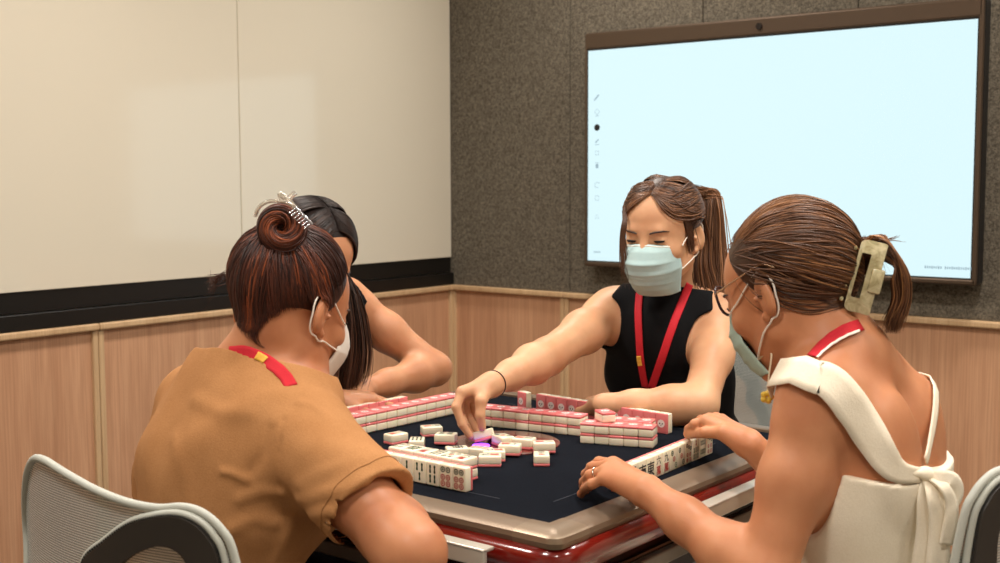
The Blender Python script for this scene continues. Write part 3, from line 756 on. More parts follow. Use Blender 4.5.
BROW = mat('brow_hair', (58, 42, 34), rough=.6); LASH = mat('lash', (24, 18, 16), rough=.5); EYEW = mat('eye_white', (226, 220, 212), rough=.2); IRIS = mat('iris', (46, 28, 20), rough=.15)
MASKB = cloth('mask_blue', (182, 208, 208), (170, 198, 200), 500, .85, .15); MASKW = cloth('mask_white', (232, 224, 214), (222, 213, 203), 500, .85, .12); MASKG = cloth('mask_green', (168, 186, 172), (156, 176, 164), 500, .85, .15)
LOOPW = mat('loop_white', (238, 230, 218), rough=.8); REDL = cloth('lanyard_red', (204, 48, 58), (190, 38, 50), 600, .7, .1); YEL = mat('lanyard_yellow', (232, 178, 66), rough=.7)

# ---------------------------------------------------------------- anatomy
def add_head(B, O, R, neck=None, ear=True, nose=0):
    """head with face at origin O (between the ears), frame R (right, forward, up)"""
    w = lambda x, y, z: O+R@V(x, y, z); Rt = R.T
    def E(c, r, k=.02, sub=False, rot=None): B.ell(w(*c), r, Rt if rot is None else rot@Rt, k, sub, 'head')
    def S(c, r, k, sub=False): B.cone(w(*c), w(*c), r, r, k, sub, tag='head')
    def Cn(a, b, ra, rb, k=.02, sub=False): B.cone(w(*a), w(*b), ra, rb, k, sub, tag='head')
    E((0, -.018, .036), (.071, .090, .080)); E((0, .030, .030), (.060, .056, .066), .03); E((0, .028, -.030), (.057, .057, .062), .03)
    for s in (-1, 1):
        Cn((s*.047, -.002, -.055), (s*.012, .062, -.094), .020, .016, .03); E((s*.034, .055, -.024), (.025, .024, .022), .02)
    Cn((0, .066, -.088), (0, .068, -.094), .018, .016, .02)
    Cn((-.03, .077, .024), (.03, .077, .024), .009, .009, .015)
    for s in (-1, 1):
        S((s*.031, .101, .004), .015, .014, True); S((s*.031, .0735, .004), .0128, .004)
    Cn((0, .083-nose*.3, .010), (0, .105-nose, -.030), .0065, .0095, .014)
    for s in (-1, 1): S((s*.0105, .093-nose, -.036), .0078, .008)
    E((0, .083, -.058), (.022, .010, .007), .010); E((0, .082, -.067), (.017, .010, .006), .006)
    if ear:
        for s in (-1, 1):
            a = math.radians(22)*s; rot = np.array([[math.cos(a), math.sin(a), 0], [-math.sin(a), math.cos(a), 0], [0, 0, 1]]); b = math.radians(-14); r2 = np.array([[1, 0, 0], [0, math.cos(b), math.sin(b)], [0, -math.sin(b), math.cos(b)]])
            E((s*.0745, -.016, -.006), (.0075, .0185, .031), .006, False, r2@rot)
            E((s*.083, -.009, -.003), (.0065, .0105, .019), .004, True, r2@rot)
            S((s*.071, -.006, -.034), .0075, .006); S((s*.0765, -.0005, -.006), .0042, .004)
    if neck is not None:
        B.cone(w(0, -.030, -.035), neck, .050, .052, .03, tag='neck')
def torso(B, pel, che, nb, sL, sR, fwd, bust=.9, wide=1.0, chz=.160):
    spine = nrm(che-pel); F = nrm(fwd-spine*(np.asarray(fwd)@spine)); Rr = np.cross(F, spine); Rm = np.stack([Rr, F, spine])
    B.ell(pel, (.168*wide, .115, .13), Rm, .05, tag='torso')
    B.cone(pel+spine*.05, che-spine*.05, .122*wide, .122*wide, .06, n=F, sq=1.35, tag='torso')
    B.ell(che, (.138*wide, .100, chz), Rm, .05, tag='torso')
    top = (sL+sR)/2
    B.cone(sL*.80+sR*.20, sR*.80+sL*.20, .050, .050, .05, tag='torso')
    B.cone(che+spine*.08, nb-spine*.02, .085, .056, .05, n=F, sq=1.15, tag='torso')
    for s in (sL, sR): B.cone(nb+spine*.012, s*.75+nb*.25, .036, .034, .045, tag='torso')
    for s in (-1, 1): B.ell(che+F*.078*bust+Rr*s*.066-spine*.015, (.056, .05*bust, .056), Rm, .035, tag='torso')
    return spine, F, Rr
def arm(B, s, e, w, ru=.045, re=.035, rw=.0235, flat=None, side='L', taper=1):
    u = nrm(e-s); B.cone(s, s+u*.03, ru*1.14, ru*1.08, .04, tag='arm'+side)
    m1 = s+(e-s)*.45; B.path([s, m1, e], [ru*1.05, ru*.98, re], .03, tag='arm'+side)
    f = w-e; m2 = e+f*.28; m3 = e+f*.68
    kw = dict(n=flat, sq=1.22) if flat is not None else {}
    B.path([e, m2, m3, w], [re*.98, re*1.04, rw*1.18, rw], .025, tag='fore'+side, **kw)
def digits(B, pts, r0=.0088, r1=.0065, side='L'):
    n = len(pts); rr = np.linspace(r0, r1, n)
    for i in range(n-1): B.cone(pts[i], pts[i+1], rr[i], rr[i+1], .004, tag='hand'+side)
def hand(B, w, dirv, back, thumb, curls, thumbcfg=None, side='L', sc_=1.0, spread=.06):
    """w wrist, dirv to the knuckles, back = normal of the back of the hand, thumb = the side the thumb is on"""
    d = nrm(dirv); n = nrm(back-d*(np.asarray(back)@d)); t = np.cross(d, n); t = t if t@np.asarray(thumb) > 0 else -t
    K = []
    for off, ln in ((.027, .082), (.009, .087), (-.009, .083), (-.026, .074)): K.append(w+(d*ln+t*off+n*.004*(1-abs(off)/.03))*sc_)
    for i, k in enumerate(K):
        B.cone(w+t*(.013-.009*i)*sc_, k, .0165*sc_, .0112*sc_, .014, tag='hand'+side)
    B.cone(w+(d*.02+t*.012-n*.004)*sc_, w+(d*.055+t*.012-n*.006)*sc_, .016*sc_, .013*sc_, .015, tag='hand'+side)
    LEN = ((.041, .025, .020), (.045, .029, .021), (.042, .027, .021), (.033, .020, .018)); tips = []
    for i, k in enumerate(K):
        a = 0; p = k; pts = [k]; dd0 = nrm(d+t*spread*(1.5-i))
        for L_, c in zip(LEN[i], curls[i]):
            a += math.radians(c); q = p+(dd0*math.cos(a)-n*math.sin(a))*L_*sc_; pts.append(q); p = q
        r = (.0092, .0092, .0088, .0078)[i]*sc_; digits(B, pts, r, r*.74, side); tips.append(pts)
    th = thumbcfg or dict(dir=(.62, .72, -.25), bend=(.9, .35, -.2))
    b0 = w+(d*.02+t*.018-n*.006)*sc_; d1 = nrm(d*th['dir'][0]+t*th['dir'][1]+n*th['dir'][2]); d2 = nrm(d*th['bend'][0]+t*th['bend'][1]+n*th['bend'][2])
    p1 = b0+d1*.042*sc_; p2 = p1+nrm(d1+d2)*.031*sc_; p3 = p2+d2*.024*sc_
    B.cone(b0, p1, .0155*sc_, .0118*sc_, .014, tag='hand'+side); digits(B, [p1, p2, p3], .0108*sc_, .0082*sc_, side)
    return dict(K=K, tips=tips, thumb=[b0, p1, p2, p3], n=n, d=d, t=t)
def ribbon(name, pts, nrms, width, M, parent, thick=.0012):
    pts = np.asarray(pts, float); n = np.asarray(nrms, float); t = np.gradient(pts, axis=0); t /= np.linalg.norm(t, axis=1)[:, None]; s = np.cross(t, n); s /= np.linalg.norm(s, axis=1)[:, None]
    w = np.broadcast_to(np.asarray(width, float), (len(pts),)); us = (-.5, -.25, 0, .25, .5)
    v = np.stack([pts+s*(w*u)[:, None] for u in us], 1).reshape(-1, 3)
    o = link(name, np_mesh(name, v, grid_faces(len(pts), len(us))), M, parent, True); solidify(o, thick, 1); return o
def in_person(o, base): rehome(o, base); return o
# ================================================================ the four players
CELL = .0028
def ik(s, w, l1, l2, hint):
    d = w-s; L = min(np.linalg.norm(d), (l1+l2)*.999); u = nrm(d); a = (l1*l1-l2*l2+L*L)/(2*L); h = math.sqrt(max(l1*l1-a*a, 0))
    hv = nrm(np.asarray(hint)-u*(np.asarray(hint)@u)); return s+u*a+hv*h
def cast(B, x, y, off=0, t0=1.0, t1=3.6):
    d = ray(x, y); ts = np.arange(t0, t1, .003); v = B.ev(CAM+ts[:, None]*d)-off; i = np.argmax(v < 0)
    if v[i] >= 0: i = np.argmin(v)
    return CAM+d*ts[i]
def castn(B, pts, off=0): X = np.array([cast(B, x, y, off) for x, y in pts]); return X
HC_, HR_ = V(0, -.014, .034), V(.0785, .0985, .0895)
class Hair:
    """cap + strands in head space (right, forward, up)"""
    def __init__(s, O, R, seed): s.O, s.R, s.g = O, R, np.random.default_rng(seed); s.S, s.rad, s.val = [], [], []; s.fade = 0
    def w(s, p): return s.O+np.asarray(p)@s.R.T
    def l(s, p): return (np.asarray(p)-s.O)@s.R
    def on(s, dirs, r=1.0): d = np.asarray(dirs, float); d = d/np.linalg.norm(d, axis=-1, keepdims=True); return HC_+d*HR_*np.asarray(r)[..., None] if np.ndim(r) else HC_+d*HR_*r
    def add(s, pts, rad, val): s.S.append(np.asarray(pts)); s.rad.append(rad); s.val.append(val)
    def settle(s, B, t0=.42, base=.0035):
        """lay the roots of the strands on the skin and keep every point outside it"""
        idx = [i for i, p in enumerate(s.S) if len(p) == 22 and s.val[i] is not None]; A = np.array([s.S[i] for i in idx]); n = len(A); X = A.reshape(-1, 3)
        HB = B.pick(lambda p: p.tagn in ('head', 'neck')); d = HB.ev(X); near = d < .045; g = np.zeros_like(X); g[near] = HB.grad(X[near])
        t = np.tile(np.linspace(0, 1, 22), n); w_ = np.clip(1-t/t0, 0, 1); w_ = w_*w_*(3-2*w_); tgt = base+.010*np.clip(t/t0, 0, 1)
        mv = np.where(near, (d-tgt)*w_, 0); mv = np.where(near & (d-mv < base*.7), d-base*.7, mv); X = X-g*mv[:, None]; A = X.reshape(n, 22, 3)
        for q, i in enumerate(idx): s.S[i] = A[q]
    def build(s, name, M, parent, cap=None, N=22, k=5):
        pa = []
        for p in s.S:
            if len(p) == N: pa.append(p)
            else:
                u = np.linspace(0, len(p)-1, N); i = np.minimum(u.astype(int), len(p)-2); f = (u-i)[:, None]; pa.append(p[i]*(1-f)+p[i+1]*f)
        A = np.array(pa); S = len(A); t = np.gradient(A, axis=1); t /= np.linalg.norm(t, axis=2, keepdims=True)+1e-9
        c = s.O+s.R@HC_; o = A-c; o = o-t*np.sum(o*t, 2, keepdims=True); o /= np.linalg.norm(o, axis=2, keepdims=True)+1e-9; b = np.cross(t, o)
        u = np.linspace(0, 1, N); prof = np.minimum(1, np.minimum(u*4.5+.04, (1-u)*4+.12)); R_ = np.array(s.rad)[:, None]*prof[None]
        a = np.arange(k)*2*PI/k
        v = A[:, :, None]+R_[:, :, None, None]*(np.cos(a)[None, None, :, None]*o[:, :, None]*.7+np.sin(a)[None, None, :, None]*b[:, :, None]*1.25)
        v = v.reshape(-1, 3); i0 = (np.arange(S)*N*k)[:, None, None]+(np.arange(N-1)*k)[None, :, None]+np.arange(k)[None, None, :]
        i1 = (np.arange(S)*N*k)[:, None, None]+(np.arange(N-1)*k)[None, :, None]+((np.arange(k)+1) % k)[None, None, :]
        f = np.stack([i0, i1, i1+k, i0+k], -1).reshape(-1, 4); val = np.repeat(np.clip(np.array(s.val)[:, None]+s.fade*np.linspace(0, 1, N)[None]**2, 0, 1).ravel(), k)
        arrs = [(v, f)]
        if cap is not None:
            cv = np.empty(len(cap.vertices)*3, np.float32); cap.vertices.foreach_get('co', cv); cf = np.empty(len(cap.loops), np.int32); cap.loops.foreach_get('vertex_index', cf)
            arrs.append((cv.reshape(-1, 3), cf.reshape(-1, 4))); val = np.concatenate([val, np.full(len(cv)//3, .12)]); bpy.data.meshes.remove(cap)
        me = np_mesh(name, *join(arrs)); at = me.attributes.new('strand', 'FLOAT', 'POINT'); at.data.foreach_set('value', val.astype(np.float32))
        return link(name, me, M, parent, True)
def slerp_path(h, d0, d1, n=22, dm=None, lift=0, r0=1.0, r1=1.0):
    t = np.linspace(0, 1, n)[:, None]; d0, d1 = nrm(d0), nrm(d1)
    if dm is None:
        om = math.acos(np.clip(d0@d1, -1, 1)); D = (np.sin((1-t)*om)*d0+np.sin(t*om)*d1)/max(math.sin(om), 1e-3)
    else: D = (1-t)**2*d0+2*t*(1-t)*nrm(dm)*1.25+t*t*d1
    r = (r0+(r1-r0)*t[:, 0])+lift*np.sin(t[:, 0]*PI)
    return h.w(h.on(D, r))
NAPE = (-.055, .70)
def hair_cap(h, plane_n, plane_p, scale=.985):
    """dark under-layer: a skull shell cut along the hairline and up from the nape to the ears"""
    B = Body(); B.ell(h.w(HC_), HR_*scale, h.R.T, .02)
    cuts = [(h.w(plane_p), h.R@nrm(plane_n))]+[(h.w((0, 0, NAPE[0]+.006)), h.R@nrm(V(sg*NAPE[1], 0, -1))) for sg in (-1, 1)]
    def f(X, D):
        for c, n in cuts: D = smax(D, ((X-c.astype(X.dtype))@n.astype(X.dtype)), .010)
        return D
    B.post.append(f); return B.mesh('cap', .004)
def below_nape(d0):
    p = HC_+d0*HR_; return p[1] < .012 and p[2] < NAPE[0]+NAPE[1]*abs(p[0])
def nape_root(g):
    x = g.uniform(-.066, .066); z = NAPE[0]+NAPE[1]*abs(x)+.004*g.random(); ux, uz = x/HR_[0], (z-HC_[2])/HR_[2]; return nrm(V(ux, -math.sqrt(max(1-ux*ux-uz*uz, .02)), uz))
def person(B, name, M, base, label, cell=CELL):
    o = link(name, B.mesh(name, cell), M); rehome(o, base); tag(o, label, 'person'); return o
def child(o, par): rehome(o, par.location); return o
def legs(par, pel, F, R_, M, shoeM, seat=.55):
    T_ = Body(); T_.ell(pel, (.172, .125, .125), np.stack([R_, F, V(0, 0, 1)]), .04)
    F2 = nrm(V(F[0], F[1], 0)); ank = []
    for s in (-1, 1):
        hp = pel+R_*s*.085-V(0, 0, .03); kn = V(*(pel[:2]+R_[:2]*s*.10+F2[:2]*.42), .515); an = V(*(kn[:2]+F2[:2]*.02+R_[:2]*s*.01), .09); ank.append(an)
        T_.path([hp, (hp+kn)/2, kn], [.085, .076, .058], .03); T_.path([kn, kn*.6+an*.4, an], [.058, .055, .045], .02)
    o = link('trousers', T_.mesh('trousers', .006), M, par); child(o, par)
    for an in ank:
        S_ = Body(); f0 = V(an[0], an[1], .04); S_.cone(f0-F2*.045, f0+F2*.05, .034, .032, .02); S_.cone(f0+F2*.05-V(0, 0, .008), f0+F2*.14-V(0, 0, .012), .034, .027, .02); S_.cone(f0, f0+V(0, 0, .05), .036, .04, .02)
        S_.post.append(lambda X, D: np.maximum(D, -X[:, 2]+.002)); o = link('shoe', S_.mesh('shoe', .004), shoeM, par); child(o, par)
def eyes(par, O, R, closed=.6, B=None):
    w = lambda x, y, z: O+R@V(x, y, z)
    for s in (-1, 1):
        ar = []; n = 15; c = V(s*.031, .0735, .004)
        pts = []
        for u in np.linspace(-1, 1, n):
            x = u*.0125; z = .0005+(.0026*(1-u*u))*(1-closed)-.0018*closed*(1-u*u)+.0008*u*s
            y = math.sqrt(max(.0136**2-x*x*.8-z*z, 1e-6)); pts.append(w(*(c+V(x, y, z))))
        o = link('eyelash', np_mesh('eyelash', *tube_arrays(pts, np.interp(np.linspace(0, 1, n), [0, .3, .8, 1], [.0007, .0014, .0015, .0007]), 6)), LASH, par, True); child(o, par)
        pts2 = []
        for u in np.linspace(-1, 1, n):
            x = u*.0115; pts2.append((x, -.0004-.0016*(1-u*u)))
        vs = []
        for u, p in zip(np.linspace(-1, 1, n), pts):
            vs.append(p); x = u*.0115; z = -.0018*(1-u*u)-.0022; y = math.sqrt(max(.0135**2-x*x*.8-z*z, 1e-6)); vs.append(w(*(c+V(x, y-.0002, z+.0006))))
        o = link('eye', np_mesh('eye', vs, grid_faces(n, 2)), IRIS, par, True); child(o, par); solidify(o, .0006)
        pts = []
        for u in np.linspace(0, 1, 14):
            x = s*(.014+u*.036); z = .021+.0065*math.sin(u*2.3)-.004*u; y = .0885-.020*u**2; pts.append((x, y, z))
        rr = np.interp(np.linspace(0, 1, 14), [0, .25, .7, 1], [.0014, .0024, .0020, .0005]); pts = [w(*p) for p in pts]
        if B is not None: pts = B.snap(pts, .0006)
        o = link('eyebrow', np_mesh('eyebrow', *tube_arrays(pts, rr, 6)), BROW, par, True); child(o, par)
def surgical_mask(par, O, R, M, earO=None, loops=(-1, 1), white=False, drop=0, nwire=True, YB=(.038, .030, .020), HW=(.058, .064, .050), B=None, ZB=-.108, flat=0, bj=.55):
    w = lambda p: O+np.asarray(p)@R.T
    nu, nv = 33, 51; vs = np.zeros((nu, nv, 3))
    for j, v_ in enumerate(np.linspace(0, 1, nv)):
        z = np.interp(v_, [0, 1], [.006, ZB])
        yf = np.interp(v_, [0, .12, .35, .6, .85, 1], [.092-flat*.3, .108-flat, .1215-flat, .116-flat, .100-flat*.5, .078])
        hw = np.interp(v_, [0, .5, 1], HW); yb = np.interp(v_, [0, .5, 1], YB)
        for i, u in enumerate(np.linspace(-1, 1, nu)):
            a = u*PI/2*.97; x = hw*math.sin(a); c_ = max(math.cos(a), 0)**(.72); y = yb+(yf-yb)*c_
            if v_ < .25: z2 = z-.008*abs(math.sin(a))**1.5*(1-v_*4)
            else: z2 = z
            pl = 0 if white else (.0034*sum(max(0, 1-(q-v_)/.10) if v_ < q else 0 for q in (.36, .56, .76)))*math.cos(a)
            vs[i, j] = (x*(1+pl*4), y+pl, z2-drop)
    vs = w(vs.reshape(-1, 3)); o = link('face_mask', np_mesh('face_mask', vs, grid_faces(nu, nv)), M, par, True); solidify(o, .0014, 1); child(o, par)
    g = vs.reshape(nu, nv, 3)
    for s in loops:
        i = 0 if s < 0 else nu-1
        top, bot = g[i, 3], g[i, int(nv*bj)]; ex = s*.074
        pts = spline([top, top*.5+w((s*.0745, -.002, .024))*.5, w((s*.0745, -.002, .024)), w((s*.0765, -.022, .027)), w((s*.078, -.038, .006)), w((s*.075, -.030, -.026)), w((s*.073, -.012, -.040)), w((s*.073, -.012, -.040))*.5+bot*.5, bot], 54)
        if B is not None:
            for _ in range(4): pts = pts+B.grad(pts)*np.maximum(0, .0024-B.ev(pts))[:, None]
        e = link('ear_loop', np_mesh('ear_loop', *tube_arrays(pts, .0014, 6)), LOOPW, o, True); child(e, par); e.location = (0, 0, 0)
    if nwire:
        pts = [g[i, 1]+R@V(0, .0016, 0) for i in range(3, nu-3)]
        e = link('nose_edge', np_mesh('nose_edge', *tube_arrays(pts, .0016, 6)), LOOPW, o, True); child(e, par)
    return o, g
# ---------------------------------------------------------------- woman in the black top, reaching
O3 = P(662, 234.5, 2.56); R3 = basis((.105, -.975, -.17), (0, 0, 1))
nb = P(672, 290, 2.68); sR, sL = P(611, 313, 2.70), P(723, 320, 2.60); che = P(669, 365, 2.69); pel = V(-1.40, 2.50, .60)
B = Body(); torso(B, pel, che, nb, sL, sR, (0.05, -1, 0), .75); add_head(B, O3, R3, nb)
eR, wR = P(547, 357, 2.47), P(493, 384, 2.30)
arm(B, sR, eR, wR, .044, .036, .0225, side='R')
eL, wL = P(699, 405, 2.42), onz(606, 405, .818)
arm(B, sL, eL, wL, .040, .036, .0235, side='L')
# the hand pinching a tile: palm as a fan from the wrist, digits placed joint by joint
tc = P(485, 437, 2.265)
kI, kM, kR, kP = P(462, 392, 2.255), P(461, 393, 2.285), P(464, 396, 2.305), P(470, 400, 2.32)
for k_, r in ((kI, .0115), (kM, .011), (kR, .0105), (kP, .0095)): B.cone(wR+(k_-wR)*.08, k_, .0175, r, .014, tag='handR')
digits(B, [kI, P(456, 407, 2.242), P(462, 424, 2.24), P(470, 436, 2.245)], .0095, .0068, 'R')
digits(B, [kM, P(459, 410, 2.275), P(466, 427, 2.265), P(473, 438, 2.262)], .0095, .0068, 'R')
digits(B, [kR, P(466, 412, 2.30), P(473, 425, 2.29), P(477, 433, 2.283)], .009, .0065, 'R')
digits(B, [kP, P(474, 413, 2.32), P(480, 423, 2.31), P(483, 430, 2.30)], .008, .006, 'R')
tb0 = wR+(P(478, 394, 2.265)-wR)*.45; tm = P(481, 401, 2.25)
B.cone(tb0, tm, .0155, .0118, .014, tag='handR'); digits(B, [tm, P(480, 415, 2.246), P(482, 427, 2.252)], .0108, .0078, 'R')
hL = hand(B, wL, V(-.55, .70, -.10), V(0, 0, 1), V(-1, -.5, 0), [(35, 45, 30)]*4, side='L')
base3 = V(-1.40, 2.50, 0)
w3 = person(B, 'person', SK3, base3, 'woman in a black sleeveless top and blue surgical mask reaching across the table')
# sleeveless mock-neck top
TOPB = cloth('black_rib', (17, 17, 19), (12, 12, 14), 420, .92, .3)
C_ = B.pick(lambda p: p.tagn in ('torso', 'armR', 'armL', 'neck'), .0065); nk = nrm(O3+R3@V(0, -.03, -.05)-nb)
nc3 = P(664, 285, 2.60); ax = nrm(sR-sL); H3 = Body()
for s_, e_ in ((sR, eR), (sL, eL)):
    u_ = nrm(e_-s_); H3.cone(s_+u_*.062, s_+(e_-s_)*1.1, .062, .05, .01)
cuts3 = ((sR+ax*.000-V(0, 0, 0), nrm(ax+V(0, 0, .35))), (sL-ax*.000, nrm(-ax+V(0, 0, .35))))
def f3(X, D):
    D = smax(D, -H3.ev(X), .006)
    for c, n in cuts3: D = smax(D, ((X-c.astype(X.dtype))@n.astype(X.dtype)), .006)
    q = X-nc3.astype(X.dtype); D = np.maximum(D, q@nrm(V(0, .22, 1)).astype(X.dtype)); return D+wrinkle(X, .4, 3)
C_.post.append(f3); top3 = link('black_top', C_.mesh('black_top', .0035), TOPB, w3); child(top3, w3)
TRS = cloth('trousers_dark', (40, 40, 46), (32, 32, 38)); SHO = mat('shoe_dark', (30, 28, 28), rough=.5)
legs(w3, pel, V(.05, -1, 0), V(-1, 0, 0), TRS, SHO)
eyes(w3, O3, R3, .45, B)
m3, g3 = surgical_mask(w3, O3, R3, MASKB, drop=.007, HW=(.055, .059, .046), B=B)
# lanyard
S3 = B.pick(lambda p: p.tagn in ('torso', 'armR', 'armL', 'neck'), .0085)
def lany(par, S, paths, M, wd=.017, off=.0025, nm='lanyard'):
    for pp in paths:
        X = castn(S, spline(pp, 26), off); X = spline(X[::3], 40); n = S.grad(X); o = ribbon(nm, X, n, wd, M, par); child(o, par)
lany(w3, S3, [[(640, 288), (638, 310), (639, 340), (641, 365), (646, 392)], [(690, 284), (683, 300), (673, 325), (664, 352), (656, 375), (650, 392)]], REDL)
X = castn(S3, spline([(638.5, 356), (639, 361), (640, 366)], 10), .0045); o = ribbon('lanyard_print', X, S3.grad(X), .011, YEL, w3, .0008); child(o, w3); tag(o, 'yellow mark on the lanyard')
# hair tie on the wrist
a_, n_, b_ = frames_along([eR, (eR+wR)/2, wR]); q = wR+(eR-wR)*.03; ring_ = [q+(n_[2]*math.cos(x)+b_[2]*math.sin(x))*.0250 for x in np.linspace(0, 2*PI, 33)[:-1]]
o = link('hair_tie', np_mesh('hair_tie', *tube_arrays(ring_, .0010, 6, True)), LASH, w3, True); child(o, w3)
# hair: parted, drawn back into a ponytail
HB3 = hairmat('hair_brown', (40, 25, 18), (92, 60, 40), (158, 112, 78))
h = Hair(O3, R3, 3); g = h.g
cap = hair_cap(h, (0, .80, -.60), (0, .036, .014))
gd = nrm(V(.0, -.93, .30)); G = h.on(gd, 1.03)
for k in range(2300):
    s = -1 if g.random() < .5 else 1; u = g.random()**.9
    y = .74-1.2*u; rt_ = nrm(V(-.10+s*.004, y, math.sqrt(max(1-y*y*.9, .05))))        # the parting runs front to crown
    f = g.random()
    if u < .40: dm = nrm(V(s*(.84), .76-1.15*u+g.normal(0, .04), -.34+f*.78))
    else: dm = nrm(V(s*(.75), -.15-.3*u+g.normal(0, .05), .20+f*.65))
    p = slerp_path(h, rt_, gd+g.normal(0, .07, 3), 22, dm, .025, 1.005+g.random()*.035, 1.02+g.random()*.05)
    p = p+np.sin(np.linspace(0, 9, 22)+g.random()*6)[:, None]*g.normal(0, .0009, 3)
    h.add(p, .0007+g.random()*.0007, np.clip(.40+.2*math.sin(u*23+s)+g.normal(0, .14), 0, 1))
for k in range(420):                                                        # hair from temples and nape
    s = -1 if g.random() < .5 else 1; zz = -.25+.5*g.random(); rt_ = nrm(V(s*.9, .34+.5*zz, zz)) if k % 2 else nape_root(g); p = slerp_path(h, rt_, gd+g.normal(0, .07, 3), 22, None, .015, 1.0, 1.03); h.add(p, .0007+g.random()*.0006, np.clip(.25+g.normal(0, .14), 0, 1))
h.settle(B)
Gw = h.w(G)
for k in range(1000):                                                        # ponytail
    a = g.normal(0, 1, 2); q = g.random()
    wv = np.linspace(0, 1, 22)[:, None]
    p = spline([Gw+g.normal(0, .010, 3), P(704+a[0]*4, 188+abs(a[1])*3, 2.68), P(711+a[0]*4, 206, 2.695+a[1]*.012), P(708+a[0]*7, 250, 2.69+a[1]*.016), P(710+a[0]*9-q*6, 285+g.random()*8, 2.675+a[1]*.018), P(714+a[0]*9-q*12, 298+g.random()*22, 2.66+a[1]*.015)], 22)
    p = p+np.sin(wv*11+g.random()*6)*wv*g.normal(0, .0022, 3)
    h.add(p, .0008+g.random()*.0007, np.clip(.52+a[0]*.10+g.normal(0, .14), 0, 1))
for k in range(300):                                                        # loose lengths behind the ear, falling to the collar
    a = g.normal(0, 1, 2); p = spline([h.w(h.on(nrm(V(-.75, -.45, .25)), 1.02)), P(699+a[0]*4, 240, 2.62), P(696+a[0]*6, 268, 2.63+a[1]*.01), P(702+a[0]*8, 296+g.random()*12, 2.625+a[1]*.012)], 22); h.add(p, .0008+g.random()*.0006, np.clip(.4+g.normal(0, .2), 0, 1))
for k in range(70):                                                         # fine hair in front of the ear
    a = g.normal(0, 1, 2); z0 = .030+.02*g.random(); pp = [(-.066, .030+.006*a[0], z0+.012), (-.071, .022+.006*a[0], z0-.012), (-.072, .010+.007*a[0], -.020-.02*g.random())]; X = B.snap(h.w(np.array(pp)), .003)
    h.add(spline(X, 22), .0006+g.random()*.0004, .3)
for k in range(46):                                                         # wisps framing the face
    a = g.normal(0, 1, 2); r0 = nrm(V(.62+.1*g.random(), .62, .50))
    p = spline([h.w(h.on(nrm(V(-.05, .55, .8)), 1.03)), h.w(h.on(r0, 1.05)), P(624.5+a[0]*1.2, 222, 2.50), P(622.5+a[0]*1.4, 240, 2.50), P(625+a[0]*3, 256+g.random()*34, 2.50)], 22); h.add(p, .0007+g.random()*.0006, .35)
o = h.build('hair', HB3, w3, cap); child(o, w3)
# the tile in her fingers
dt = nrm(P(491, 440, 2.265)-P(478, 434, 2.27)); up_ = nrm(np.cross(dt, nrm(P(484, 430, 2.2)-P(484, 444, 2.3)))); 
Mx = Matrix.Translation(tuple(tc-V(0, 0, .006)))@RZ(128)@RY(12)@RX(-14)
tile(Mx, 'face-up tile pinched between finger and thumb of the reaching hand', None, None)
# ---------------------------------------------------------------- woman in the white dress, back to us on the right
O4 = P(789, 292, 1.72); R4 = basis((-.91, .21, -.40), (0, 0, 1))
sL, sR = P(818, 400, 1.61), P(868, 420, 1.90); nb = P(837, 355, 1.68); che = P(860, 472, 1.70); pel = V(-.61, 1.63, .60)
B = Body(); sp_, F4, Rr4 = torso(B, pel, che, nb, sL, sR, (-1, -.05, 0), .7, 1.0, .145); add_head(B, O4, R4, nb, True, .010)
wL = onz(651, 494, .825); eL = P(764, 580, 1.57)
arm(B, sL, eL, wL, .043, .0365, .0235, side='L')
wR = P(752, 446, 1.99); eR = ik(sR, wR, .25, .235, V(.3, .6, -1)); arm(B, sR, eR, wR, .043, .036, .0235, side='R')
B.ell(P(858, 398, 1.715), (.105, .055, .085), np.stack([Rr4, F4, sp_]), .07, tag='torso')
# spine furrow and shoulder blade
B.cone(nb-sp_*.06-F4*.092, pel+sp_*.12-F4*.160, .008, .010, .04, True)
for s in (-1, 1): B.ell(che-F4*.070+Rr4*s*.072+sp_*.05, (.042, .022, .06), np.stack([Rr4, F4, sp_]), .05, tag='torso')
Z_ = lambda q: [onz(*p) for p in q]
def hand_px(w, fingers, thumb, sd, rk=.0120):
    for i, f_ in enumerate(fingers):
        p = Z_(f_); B.cone(w+(p[0]-w)*.12, p[0], .0175, rk-.0008*i, .014, tag='hand'+sd); digits(B, p, (.0094, .0094, .0090, .0082)[i], .0068, sd)
    p = Z_(thumb); B.cone(w+(p[0]-w)*.3, p[0], .0165, .0125, .014, tag='hand'+sd); digits(B, p, .0108, .0080, sd)
hand_px(wL, [[(614, 464, .838), (599, 462, .832), (591, 467, .81), (589, 472, .792)], [(609, 466, .838), (593, 467, .83), (586, 474, .808), (585.5, 479, .79)],
             [(605, 471, .836), (590, 475, .826), (584, 482, .806), (583, 487, .79)], [(604, 479, .828), (592, 484, .818), (585, 489, .80), (581, 494, .789)]], [(636, 478, .815), (624, 471, .802), (612, 468, .797)], 'L')
hand_px(wR, [[(706, 421, .862), (695, 424, .856), (689, 429, .842), (687, 434, .829)], [(710, 419, .862), (701, 420, .852), (696, 424, .836), (695, 428, .826)],
             [(716, 418, .858), (709, 419, .846), (705, 424, .828), (706, 429, .815)], [(722, 419, .850), (716, 421, .838), (713, 426, .822), (714, 430, .808)]], [(724, 433, .852), (705, 432.5, .847), (688, 434.5, .832)], 'R')
